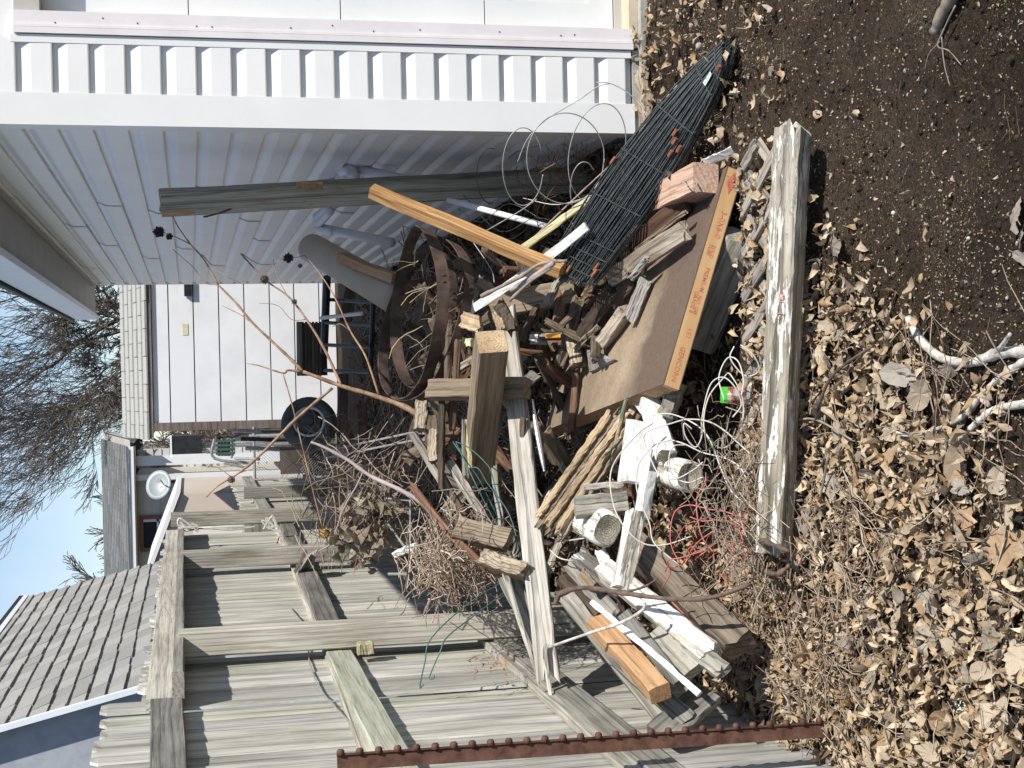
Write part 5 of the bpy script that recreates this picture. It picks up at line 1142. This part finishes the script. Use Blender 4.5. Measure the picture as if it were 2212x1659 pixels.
branch('twig', None, [([(611, 806, 5.12), (630, 870, 5.1), (652, 960, 5.08), (676, 1060, 5.05), (696, 1138, 5.02)], .0024, .0022),
    ([(436, 549, 5.24), (470, 585, 5.22), (520, 612, 5.2)], .0016, .001), ([(412, 528, 5.26), (380, 512, 5.27), (346, 500, 5.28)], .0018, .0012),
    ([(472, 616, 5.22), (440, 610, 5.24), (420, 580, 5.25), (373, 538, 5.28)], .0018, .001),
    ([(547, 699, 5.18), (520, 680, 5.2), (480, 660, 5.22)], .002, .0012), ([(520, 547, 5.26), (560, 570, 5.24), (600, 570, 5.23)], .0016, .001),
    ([(658, 551, 5.22), (640, 556, 5.22), (623, 557, 5.23)], .0016, .0014), ([(757, 715, 5.12), (735, 700, 5.13), (718, 706, 5.14)], .0016, .001),
    ([(515, 1022, 5.12), (560, 1010, 5.1), (585, 1016, 5.1)], .0018, .001), ([(500, 1030, 5.12), (470, 1010, 5.14), (447, 1008, 5.15)], .0018, .001),
    ([(619, 636, 5.2), (600, 600, 5.22), (590, 560, 5.24)], .0016, .0009), ([(700, 752, 5.12), (720, 800, 5.1)], .0015, .001),
    ([(662, 690, 5.15), (630, 690, 5.16), (600, 660, 5.17), (560, 655, 5.18)], .0016, .0008)], 'sapling', None, n=5, parent=sap)
def seedhead(X, y, Y, r, mat, label=None):
    b = MB(); c = P(X, y, Y); rr = random.Random(int(X))
    b.tube([c-V((r*.7, 0, 0)), c-V((r*.45, 0, 0)), c, c+V((r*.45, 0, 0)), c+V((r*.7, 0, 0))], [r*.1, r*.6, r*.75, r*.6, r*.1], 8)
    for k in range(150):
        d = V((rr.gauss(0, 1), rr.gauss(0, 1), rr.gauss(0, 1))).normalized(); b.tube([c+d*r*.3, c+d*r*rr.uniform(.75, 1.05)], [r*.16, r*.06], 3, cap=False)
    return b.build('seed_head', mat, sap)
seedhead(343, 501, 5.28, .022, M['seed']); seedhead(366, 511, 5.27, .014, M['seed']); seedhead(623, 557, 5.23, .020, M['seed']); seedhead(648, 574, 5.22, .009, M['seed'])
seedhead(572, 604, 5.21, .017, M['stickdark']); seedhead(700, 1152, 5.02, .024, plain('golden_seed_head', (.16, .09, .04), (.55, .36, .16), 80, .9, bump=.6))
seedhead(500, 1036, 5.12, .015, M['stickdark']); seedhead(636, 652, 5.16, .011, M['stickdark'])
branch('grey_violet_branch', 'smooth greyish violet branch in front of the fence', [([(672, 955, 5.0), (700, 966, 4.98), (752, 994, 4.95), (800, 1028, 4.9), (860, 1056, 4.84), (905, 1082, 4.8), (940, 1116, 4.76)], .0045, .0095), ([(785, 1018, 4.92), (770, 1050, 4.92), (742, 1100, 4.95), (716, 1170, 5.0), (690, 1190, 5.0)], .003, .002)], 'purple', 'branch')
# ---- black frame, pallet, wheel, rusty metal in the alley
fr = empty('black_metal_frame', P(760, 700, 7.4), 'black tubular metal frame lying in the leaves beside the garage', 'frame')
b = MB(); b.tube([P(706, 600, 7.0), P(700, 760, 7.4)], .020, 8); b.build('tube', M['black'], fr)
b = MB(); b.tube([P(806, 648, 6.4), P(800, 806, 6.7)], .012, 8); b.build('tube', M['black'], fr)
for (x0, y0, x1, y1) in ((712, 647, 806, 654), (704, 745, 802, 750), (702, 800, 800, 804), (704, 697, 804, 702)): b = MB(); b.tube([P(x0, y0, 7.15), P(x1, y1, 6.55)], .009, 8); b.build('rung', M['black'], fr)
wb2 = wire('white_rod', 'thin white rod lying over the black metal frame', [[(694, 687, 6.9), (740, 682, 6.75), (784, 677, 6.6)]], .010, 'pvc', 'rod')
pl = empty('dark_pallet', P(665, 755, 9), 'dark slatted pallet standing at the foot of the white shed', 'pallet')
for i in range(7):
    b = MB(); X_ = 646+i*7.5; b.tube([P(X_, 695, 9.0+.08*i), P(X_+1, 812, 9.0+.08*i)], .010 if i else .022, 4); b.build('slat', M['darkwood'] if i else M['grey'], pl)
b = MB(); q0, q1 = P(649, 812, 9.62), P(705, 697, 9.62); b.box((min(q0.x, q1.x), 9.62, q1.z), (max(q0.x, q1.x), 9.66, q0.z)); b.build('back_board', M['dark'], pl)
wc = P(668, 916, 8.6); wh = empty('spare_tyre', wc, 'small grey tyre on a pale rimmed wheel standing beside the pile of vines', 'tyre')
wn_ = V((.35, -.93, .1)).normalized(); u = wn_.orthogonal().normalized(); w = wn_.cross(u)
def torus(R1, r1, name, mat, sy=1, off=0, n1=36, n2=10):
    vs = []; fs = []
    for i in range(n1):
        a = 2*math.pi*i/n1; d = u*math.cos(a)+w*math.sin(a)
        for k in range(n2): q = 2*math.pi*k/n2; vs.append(wc+d*(R1+r1*math.cos(q))+wn_*(r1*sy*math.sin(q)+off))
    for i in range(n1):
        for k in range(n2): fs.append((i*n2+k, i*n2+(k+1) % n2, ((i+1) % n1)*n2+(k+1) % n2, ((i+1) % n1)*n2+k))
    return link(name, mesh(name, vs, fs, True), mat, wh)
torus(.125, .042, 'tyre', M['rubber'], 1.5); torus(.088, .008, 'rim', M['trim'], 1, .04)
b = MB(); b.tube([wc+wn_*.0, wc+wn_*.03], [.084, .07], 20); b.tube([wc+wn_*.03, wc+wn_*.06], .025, 12); b.build('hub', M['rubber'], wh)
B('rusty_sheet', 'narrow upright rusty metal sheet among the vines', (778, 872, 6.4), (796, 1006, 6.2), .040, .004, 'rustred', 'sheet', roll=12)
B('rusty_sheet', 'short rusty metal piece left of the black frame', (742, 905, 6.8), (760, 950, 6.8), .03, .004, 'rustred', 'sheet', roll=0)
for i, (a, b_, w_) in enumerate([((741, 810, 7.2), (738, 960, 7.0), .05), ((760, 620, 7.2), (745, 700, 7.4), .06)]): B('buried_plank', ['weathered plank half buried in leaves beyond the black frame', 'plank edge beside the garage wall near the black frame'][i], a, b_, w_, .02, 'darkwood', 'plank')
b = MB()
for (x0, y0, Y) in ((848, 935, 5.4), (860, 950, 5.3)): b.tube([P(700, y0+40, Y+.3), P(x0+40, y0, Y), P(920, y0+2, Y-.1)], .004, 6)
b.tube([P(800, 1080, 5.3), P(888, 1200, 4.9)], .004, 6); b.tube([P(830, 1076, 5.2), P(886, 1082, 5.1), P(886, 1236, 5.0)], .004, 6); b.tube([P(838, 1240, 5.0), P(880, 1240, 4.98)], .005, 6)
tag(b.build('metal_rods', M['galv']), 'thin grey metal rods standing in the vines by the fence', 'rods')
B('white_chip', 'small white painted offcut resting against the fence in the vines', (852, 1198, 5.0), (900, 1178, 4.9), .022, .02, 'white', 'offcut', roll=20)
B('post_behind', 'squat grey board standing in the pile behind the vines', (930, 900, 5.15), (935, 980, 5.1), .05, .03, 'darkwood', 'board')

# ================================================================== LEAVES, TWIGS, STONES
nr_ = np.random.RandomState(5)
def gh_arr(xy): return np.array([soil_h(float(a), float(b_)) for a, b_ in xy])
def bulk(name, V_, F_, mats, kind='stuff', mi=None, smooth=False):
    me = D.meshes.new(name); nv, nf = len(V_), len(F_); k = F_.shape[1]
    me.vertices.add(nv); me.vertices.foreach_set('co', V_.astype(np.float32).ravel())
    me.loops.add(nf*k); me.loops.foreach_set('vertex_index', F_.astype(np.int32).ravel())
    me.polygons.add(nf); me.polygons.foreach_set('loop_start', np.arange(0, nf*k, k, dtype=np.int32))
    try: me.polygons.foreach_set('loop_total', np.full(nf, k, dtype=np.int32))
    except Exception: pass
    for m_ in mats: me.materials.append(m_)
    if mi is not None: me.polygons.foreach_set('material_index', mi.astype(np.int32))
    me.update(calc_edges=True); me.validate()
    o = D.objects.new(name, me); COL.objects.link(o); tag(o, kind=kind); return o
def rotm(n):
    """random upright-biased rotations"""
    a = nr_.uniform(0, 2*np.pi, n); t = np.abs(nr_.normal(0, .55, n)); ax = nr_.uniform(0, 2*np.pi, n)
    ca, sa = np.cos(a), np.sin(a); Rz = np.zeros((n, 3, 3)); Rz[:, 0, 0] = ca; Rz[:, 0, 1] = -sa; Rz[:, 1, 0] = sa; Rz[:, 1, 1] = ca; Rz[:, 2, 2] = 1
    k = np.stack([np.cos(ax), np.sin(ax), np.zeros(n)], 1); K = np.zeros((n, 3, 3)); K[:, 0, 2] = k[:, 1]; K[:, 1, 2] = -k[:, 0]; K[:, 2, 0] = -k[:, 1]; K[:, 2, 1] = k[:, 0]
    I = np.eye(3)[None]; Rt = I+np.sin(t)[:, None, None]*K+(1-np.cos(t))[:, None, None]*(K@K)
    return Rt@Rz
US = np.array([0, .12, .35, .6, .82, 1.0]); PR = np.array([.04, .55, 1.0, .88, .5, .02])
def leaves(name, pos, size, mat, asp=.5, kind='stuff'):
    n = len(pos); nu = len(US); T = np.zeros((n, nu*3, 3)); F = []
    L = size; wd = size*asp*nr_.uniform(.6, 1.2, n)/1.0
    curl = nr_.normal(0, 1.6, n); fold = nr_.uniform(.1, 1.3, n)*nr_.choice([-1, 1], n); tw = nr_.normal(0, .8, n)
    for i, (u, p) in enumerate(zip(US, PR)):
        jag = 1+.35*nr_.normal(0, .5, (n,))*(0 < i < 5)
        for j, s in enumerate((-1, 0, 1)):
            x = L*(u-.5); yy = wd*.5*p*s*jag; z = np.abs(yy)*fold+curl*L*.55*(u-.5)**2*2+.06*L*nr_.normal(0, 1, n)
            a = tw*(u-.5); T[:, i*3+j, 0] = x; T[:, i*3+j, 1] = yy*np.cos(a)-z*np.sin(a); T[:, i*3+j, 2] = yy*np.sin(a)+z*np.cos(a)
    for i in range(nu-1):
        for j in range(2): F.append((i*3+j, i*3+j+1, (i+1)*3+j+1, (i+1)*3+j))
    F = np.array(F); R = rotm(n); W_ = np.einsum('nij,nkj->nki', R, T)+pos[:, None, :]
    V_ = W_.reshape(-1, 3); FF = (F[None]+(np.arange(n)*nu*3)[:, None, None]).reshape(-1, 4)
    return bulk(name, V_, FF, [mat], kind)
LEAFC = [(.17, .12, .075), (.58, .455, .30), (.34, .265, .185), (.68, .575, .42), (.44, .33, .21), (.55, .42, .26), (.46, .41, .34), (.08, .055, .038), (.75, .63, .45), (.30, .22, .145), (.52, .35, .19), (.58, .50, .40)]
M['leaf'] = litter('dry_leaf', LEAFC); M['leafdark'] = litter('leaf_painted_shade', [(.09, .06, .04), (.22, .16, .11), (.15, .11, .08), (.27, .2, .14), (.12, .09, .07)])  # leafdark: shaded copy of leaf, the gloom of pile and alley in its colour
def leafy(x, y):
    # left of a line running from the front beam to the lower right
    lx, ly = .30-( 3.62-y)*.56, y
    d = (lx-x)
    v = 1/(1+math.exp(-d*11+noise.noise(V((x*4, y*4, 2)))*2.2))
    if y > 3.62: v = max(v, .7 if x < .55 else .12)
    if y > 3.9 and -.45 < x < .7: v = .10
    if y > 4.1 and not -.45 < x < .7: v = max(v, .6)
    if x > .78 and 3.95 < y < 4.95: v = .14
    return v
def scatter(n, x0, x1, y0, y1, f, lift=(0, .03)):
    out = []
    while len(out) < n:
        c = nr_.uniform((x0, y0), (x1, y1))
        if x1 > .8 and c[0] > .86 and c[1] > 4.93: continue
        if nr_.uniform() < f(*c): out.append((c[0], c[1], soil_h(c[0], c[1])+nr_.uniform(*lift)))
    return np.array(out)
leaves('leaf_litter', scatter(7200, -1.0, 1.5, 2.35, 5.0, leafy, (.0, .048)), nr_.uniform(.018, .052, 7200), M['leaf'])
leaves('leaf_crumbs', scatter(7000, -1.0, 1.5, 2.35, 5.0, lambda x, y: min(1, leafy(x, y)+.10), (.0, .02)), nr_.uniform(.006, .016, 7000), M['leaf'])
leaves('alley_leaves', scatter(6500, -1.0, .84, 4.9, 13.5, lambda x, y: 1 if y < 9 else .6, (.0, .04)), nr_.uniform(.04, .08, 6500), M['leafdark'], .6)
# chips and chaff on the soil
def soilf(x, y): return min(1, .25+max(0, noise.noise(V((x*3, y*3, 5)))*1.6))
leaves('soil_chaff', scatter(9000, -.8, 1.6, 2.3, 4.6, soilf, (.0, .004)), nr_.uniform(.003, .008, 9000), litter('chaff', [(.15, .11, .075), (.42, .34, .2), (.24, .18, .12), (.55, .46, .30), (.3, .22, .13)], trans=0), .6)
# stones
ico_v = np.array([(0, 0, 1), (.89, 0, .45), (.28, .85, .45), (-.72, .53, .45), (-.72, -.53, .45), (.28, -.85, .45), (.72, .53, -.45), (-.28, .85, -.45), (-.89, 0, -.45), (-.28, -.85, -.45), (.72, -.53, -.45), (0, 0, -1)])
ico_f = np.array([(0, 1, 2), (0, 2, 3), (0, 3, 4), (0, 4, 5), (0, 5, 1), (1, 6, 2), (2, 7, 3), (3, 8, 4), (4, 9, 5), (5, 10, 1), (2, 6, 7), (3, 7, 8), (4, 8, 9), (5, 9, 10), (1, 10, 6), (6, 11, 7), (7, 11, 8), (8, 11, 9), (9, 11, 10), (10, 11, 6)])
def stones(name, pos, size, mat):
    n = len(pos); T = ico_v[None]*(1+nr_.normal(0, .16, (n, 12, 1)))*size[:, None, None]*np.stack([nr_.uniform(.7, 1.3, n), nr_.uniform(.6, 1.1, n), nr_.uniform(.4, .8, n)], 1)[:, None, :]
    W_ = np.einsum('nij,nkj->nki', rotm(n), T)+pos[:, None, :]
    return bulk(name, W_.reshape(-1, 3), (ico_f[None]+(np.arange(n)*12)[:, None, None]).reshape(-1, 3), [mat])
stm = litter('pebble', [(.10, .085, .07), (.32, .29, .25), (.19, .165, .14), (.48, .44, .37), (.24, .21, .19), (.13, .11, .09)], trans=0)
stones('pebbles', scatter(5200, -.9, 1.6, 2.3, 4.9, soilf, (-.001, .003)), np.minimum(np.abs(nr_.normal(.0010, .0013, 5200))+.0010, .0055), stm)
stones('soil_clods', scatter(6000, -.9, 1.6, 2.3, 4.9, lambda x, y: 1, (-.002, .003)), np.abs(nr_.normal(.002, .003, 6000))+.0015, M['soil'])
for i, (X, y, s, c, lb) in enumerate(((1918, 724, .013, (.3, .26, .22), 'largest rounded brown pebble at the edge of the leaves'), (1886, 681, .009, (.2, .19, .19), 'dark grey pebble near the leaves'), (1907, 682, .007, (.5, .44, .3), 'cream pebble beside the dark grey pebble'), (1930, 460, .007, (.6, .57, .52), 'white pebble on the bare soil'), (2092, 515, .006, (.5, .48, .44), 'pale pebble on the bare soil towards the bottom edge'), (1510, 100, .016, (.42, .4, .36), 'pale stone beside the tip of the wire bundle'))):
    p = G(X, y, .004); vs = [tuple(p+V(tuple(v_))*s*(1+rnd.uniform(-.12, .12))) for v_ in ico_v]; o = link('stone', mesh('stone', vs, [tuple(int(q) for q in f_) for f_ in ico_f], True), plain('stone_%d' % i, tuple(a*.7 for a in c), c, 60, .85, bump=.3)); md = o.modifiers.new('s', 'SUBSURF'); md.levels = md.render_levels = 1
    tag(o, lb, 'stone')
# twigs
def twigset(name, n, fpos, L, r, mat, flat=.25, segs=5, curve=.35, kind='stuff'):
    V_ = []; F_ = []; rr = random.Random(len(name)*7+n)
    for i in range(n):
        p = V(fpos(rr)); a = rr.uniform(0, 6.283); d = V((math.cos(a), math.sin(a), rr.gauss(0, flat))).normalized(); ln = rr.uniform(*L); rd = rr.uniform(*r)
        pts = [p-d*ln*.5]
        for k in range(segs): d = (d+V((rr.gauss(0, curve), rr.gauss(0, curve), rr.gauss(0, curve*.5)))*.5).normalized(); pts.append(pts[-1]+d*ln/segs)
        b0 = len(V_); s1 = d.orthogonal().normalized(); s2 = d.cross(s1)
        for k, q in enumerate(pts):
            rk = rd*(1-.5*k/segs)
            for t_ in range(3): an = t_*2.094; V_.append(tuple(q+(s1*math.cos(an)+s2*math.sin(an))*rk))
        for k in range(segs):
            for t_ in range(3): t2 = (t_+1) % 3; F_.append((b0+k*3+t_, b0+k*3+t2, b0+(k+1)*3+t2, b0+(k+1)*3+t_))
    return bulk(name, np.array(V_), np.array(F_), [mat], kind)
M['twig'] = litter('twig_wood', [(.16, .12, .09), (.46, .38, .28), (.30, .24, .19), (.56, .48, .37), (.38, .28, .21), (.24, .19, .16)], trans=0)
def gpos(x0, x1, y0, y1, z0, z1):
    def f(r):
        x, y = r.uniform(x0, x1), r.uniform(y0, y1); return (x, y, gh(x, y)+r.uniform(z0, z1))
    return f
twigset('twig_litter', 420, gpos(-.95, .1, 2.4, 4.3, .0, .06), (.05, .22), (.0009, .0026), M['twig'], .12)
twigset('brush_tangle', 330, gpos(-.92, -.32, 3.05, 3.85, .01, .08), (.07, .26), (.0008, .0024), M['twig'], .22, curve=.5)
twigset('pile_brush', 420, gpos(-.75, .6, 4.5, 5.6, .0, .16), (.08, .26), (.0012, .0032), M['twig'], .35)
twigset('back_brush', 420, gpos(-.75, .4, 5.7, 6.8, .0, .30), (.1, .36), (.0014, .004), M['twig'], .5)
twigset('root_hairs', 260, gpos(.1, 1.5, 2.4, 4.7, .0, .004), (.02, .07), (.0004, .0009), litter('root_hair', [(.13, .095, .07), (.26, .2, .14), (.17, .13, .1)], trans=0), .03)
twigset('alley_brush', 700, gpos(-.85, .6, 6.2, 10, .0, .5), (.15, .5), (.002, .005), M['twig'], .5)
# dry vine heap on the fence
def vpos(X0, X1, y0, y1, Y0, Y1):
    def f(r):
        while True:
            u, w = r.gauss(.5, .24), r.gauss(.5, .24)
            if 0 < u < 1 and 0 < w < 1: return tuple(P(X0+(X1-X0)*u, y0+(y1-y0)*w, r.uniform(Y0, Y1)))
    return f
twigset('dry_vines', 620, vpos(870, 1100, 1090, 1320, 4.5, 4.95), (.05, .2), (.0014, .0038), litter('vine_stem', [(.50, .42, .33), (.32, .24, .18), (.64, .56, .45), (.42, .31, .24), (.24, .18, .14)], trans=0), .6, curve=.8)
twigset('upper_vines', 420, vpos(640, 900, 940, 1200, 5.0, 6.6), (.1, .35), (.0012, .003), M['twig'], .6, curve=.7)
twigset('wall_weeds', 110, vpos(1100, 1360, 300, 440, 5.0, 5.4), (.08, .28), (.001, .0022), litter('red_weed', [(.22, .12, .06), (.38, .22, .1), (.12, .08, .05)], trans=0), .8, curve=.7)
twigset('hoop_weeds', 34, vpos(860, 1020, 520, 800, 4.95, 5.35), (.06, .22), (.0012, .0028), litter('straw', [(.5, .42, .27), (.34, .27, .17), (.6, .53, .38), (.25, .2, .13)], trans=0), .9, curve=.5)
twigset('fore_brush', 300, vpos(1470, 1720, 890, 1330, 3.50, 3.74), (.05, .20), (.0008, .0022), litter('pale_twig', [(.50, .43, .33), (.30, .24, .18), (.62, .55, .44), (.38, .28, .21), (.2, .16, .12)], trans=0), .35, curve=.6)
def lpos(n, X0, X1, y0, y1, Y0, Y1):
    f = vpos(X0, X1, y0, y1, Y0, Y1); r = random.Random(n); return np.array([f(r) for _ in range(n)])
leaves('vine_leaves', lpos(150, 720, 880, 1020, 1230, 5.0, 5.6), nr_.uniform(.04, .075, 150), litter('grey_leaf', [(.16, .13, .1), (.33, .28, .21), (.24, .2, .15), (.48, .42, .32)]), .8)
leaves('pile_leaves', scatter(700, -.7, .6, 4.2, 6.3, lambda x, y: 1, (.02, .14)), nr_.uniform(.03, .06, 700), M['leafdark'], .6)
leaves('orange_leaflets', lpos(26, 1000, 1110, 1395, 1480, 4.3, 4.4), nr_.uniform(.008, .02, 26), litter('orange_leaflet', [(.45, .13, .05), (.55, .22, .08), (.3, .09, .04)]), .7)
# individual large leaves on the ground: lobed and plain outlines
lm = []
for s_ in range(10):
    r = random.Random(s_+60); lob = s_ % 2 == 0; n_ = 30 if lob else 14; cen = (0, 0, 0); rim = []; mid = []
    for i in range(n_):
        a = 2*math.pi*i/n_; 
        if lob: rad = .5*(.60+.30*max(0, math.cos(2.5*a))**1.2+.10*((i % 2)*1.0))*(1 if abs(a-math.pi) > .5 else .75)
        else: rad = .5*(.52/math.sqrt((math.cos(a)*.55)**2+(math.sin(a)*.98)**2))
        rad *= r.uniform(.9, 1.08); x, y = rad*math.cos(a), rad*math.sin(a)
        cz = .30*(x*x)*r.choice([1, 1, .6])*(1 if s_ % 3 else -1)+.42*abs(y)*(.6 if s_ % 4 else -.25)+r.uniform(-.035, .035)
        rim.append((x, y, cz)); mid.append((x*.5, y*.5, cz*.35+r.uniform(-.012, .012)))
    vs = [cen]+mid+rim; fs = [(0, 1+i, 1+(i+1) % n_) for i in range(n_)]+[(1+i, 1+n_+i, 1+n_+(i+1) % n_, 1+(i+1) % n_) for i in range(n_)]
    b = MB(); b.add(vs, fs); b.tube([(-.5 if not lob else -.3, 0, .0), (-.75, .03, .03)], .012, 3); me = mesh('leaf', b.v, b.f, False); lm.append(me)
leafm = []
for i, (c1, c2) in enumerate((((.26, .19, .13), (.40, .32, .24)), ((.44, .36, .26), (.62, .53, .41)), ((.36, .33, .28), (.52, .48, .42)), ((.40, .26, .15), (.52, .38, .25)), ((.28, .24, .19), (.46, .41, .34)), ((.54, .44, .32), (.70, .61, .47)))):
    m_ = litter('large_leaf_%d' % i, [c1, c2]); leafm.append(m_)
for me in lm: me.materials.append(leafm[0])
def put_leaf(p, s, rz, tx, ty, mi_, k):
    Mx = Matrix.Translation(p) @ Matrix.Rotation(rz, 4, 'Z') @ Matrix.Rotation(tx, 4, 'X') @ Matrix.Rotation(ty, 4, 'Y') @ Matrix.Diagonal((s, s, s, 1))
    o = link('leaf', lm[k], None, ground, Mx); o.material_slots[0].link = 'OBJECT'; o.material_slots[0].material = leafm[mi_]; return o
r = random.Random(77); cnt = 0
while cnt < 285:
    x, y = r.uniform(-.95, .45), r.uniform(2.4, 3.95)
    if r.random() > leafy(x, y): continue
    put_leaf(V((x, y, soil_h(x, y)+r.uniform(.012, .042))), r.uniform(.034, .09) if r.random() < .75 else r.uniform(.08, .115), r.uniform(0, 6.28), r.gauss(0, .4), r.gauss(0, .4), r.randrange(6), r.randrange(10)); cnt += 1
put_leaf(G(2190, 468, .02), .085, 1.2, .1, .3, 4, 0); put_leaf(G(2205, 520, .015), .05, 2.2, .3, .3, 2, 3); put_leaf(G(2208, 556, .012), .05, 4.2, .2, .2, 2, 5)
put_leaf(G(2060, 980, .03), .08, 1, .1, .1, 2, 2); put_leaf(G(2118, 1620, .04), .09, .3, .15, .1, 5, 4); put_leaf(G(1850, 1020, .03), .07, 3, .2, .2, 1, 1)
gc = G(2100, 1520, .03); leaves('glass_crumbs', np.array([tuple(gc+V((rnd.gauss(0, .022), rnd.gauss(0, .02), .012+rnd.uniform(0, .01)))) for _ in range(70)]), nr_.uniform(.003, .009, 70), litter('pale_green_glass', [(.55, .66, .60), (.75, .80, .76), (.45, .58, .5)], rough=.15, trans=0), .8)
# leaning debris by garage foot
B('foot_bark', 'curled bark piece lying along the foot of the garage slab', (1388, 150, 'z', .02), (1398, 290, 'z', .03), .05, .02, 'bark', 'bark', roll=20, jag=.02, rough=.004)
# sticks on the ground
gz = lambda X, y, h=.012: (X, y, 'z', h)
branch('pale_curved_stick', 'thick pale curved stick with a short side twig on the bare soil', [([gz(1961, 688), gz(1990, 736), gz(2034, 773), gz(2098, 783), gz(2156, 764), gz(2230, 757)], .0095, .0105), ([gz(2150, 766), gz(2166, 745, .03), gz(2182, 722, .045)], .006, .004)], 'birch', 'stick', rough=.1)
branch('pale_long_stick', 'long thin pale stick running from the leaves to the bottom edge', [([gz(2230, 770), gz(2168, 810), gz(2124, 850), gz(2077, 902), gz(2013, 930, .02), gz(1958, 941, .03), gz(1925, 926, .03)], .0075, .003)], 'birch', 'stick', rough=.1)
branch('short_pale_stick', 'short pale stick at the bottom edge beside the long thin stick', [([gz(2235, 870), gz(2190, 876), gz(2150, 884), gz(2120, 905), gz(2096, 928)], .009, .007)], 'birch', 'stick', rough=.1)
branch('brown_forked_stick', 'brown stick lying on the leaves just beyond the front beam', [([gz(1884, 748, .03), gz(1826, 787, .04), gz(1791, 822, .05), gz(1759, 898, .05)], .0035, .0045)], 'stickdark', 'stick')
branch('grey_root_stick', 'thick grey stick with hairy roots at the top edge of the bare soil', [([gz(2070, -30), gz(2036, 28), gz(2018, 70)], .016, .010), ([gz(2064, 12), gz(2036, 70), gz(2026, 100), gz(2050, 110), gz(2076, 140)], .0022, .001), ([gz(2034, 80), gz(2040, 140), gz(2052, 186)], .0015, .0008), ([gz(2030, 90), gz(2006, 118), gz(1998, 150)], .0015, .0008)], 'stick', 'stick')
rs_ = random.Random(31)
names_ = ['long grey twig crossing the leaves in the lower left', 'greyish forked twig between the leaves and the steel post', 'twig leaning on the near side of the front beam', 'thin brown twig lying in the middle of the leaves', 'violet grey twig near the end of the front beam', 'pale straw stem lying across the leaves', 'bent twig beside the foot of the steel post', 'dark twig close to the bottom left corner']
paths = [[(1640, 1330), (1700, 1400), (1740, 1470), (1760, 1520)], [(1860, 1520), (1800, 1545), (1745, 1555), (1700, 1540)], [(1640, 905), (1700, 912), (1760, 906), (1840, 950)], [(1700, 1350), (1760, 1430), (1860, 1440), (1960, 1480)], [(1600, 1290), (1650, 1330), (1700, 1420), (1730, 1470)], [(1790, 980), (1770, 1080), (1745, 1150)], [(1985, 1380), (2010, 1440), (2000, 1560), (1960, 1640)], [(1900, 1360), (2000, 1430), (2100, 1520), (2180, 1640)]]
for nm_, pth in zip(names_, paths): branch('ground_twig', nm_, [([gz(X, y, .035+.02*rs_.random()) for X, y in pth], rs_.uniform(.003, .0048), .0022)], rs_.choice(['stick', 'purple', 'stickdark', 'stick']), 'twig')
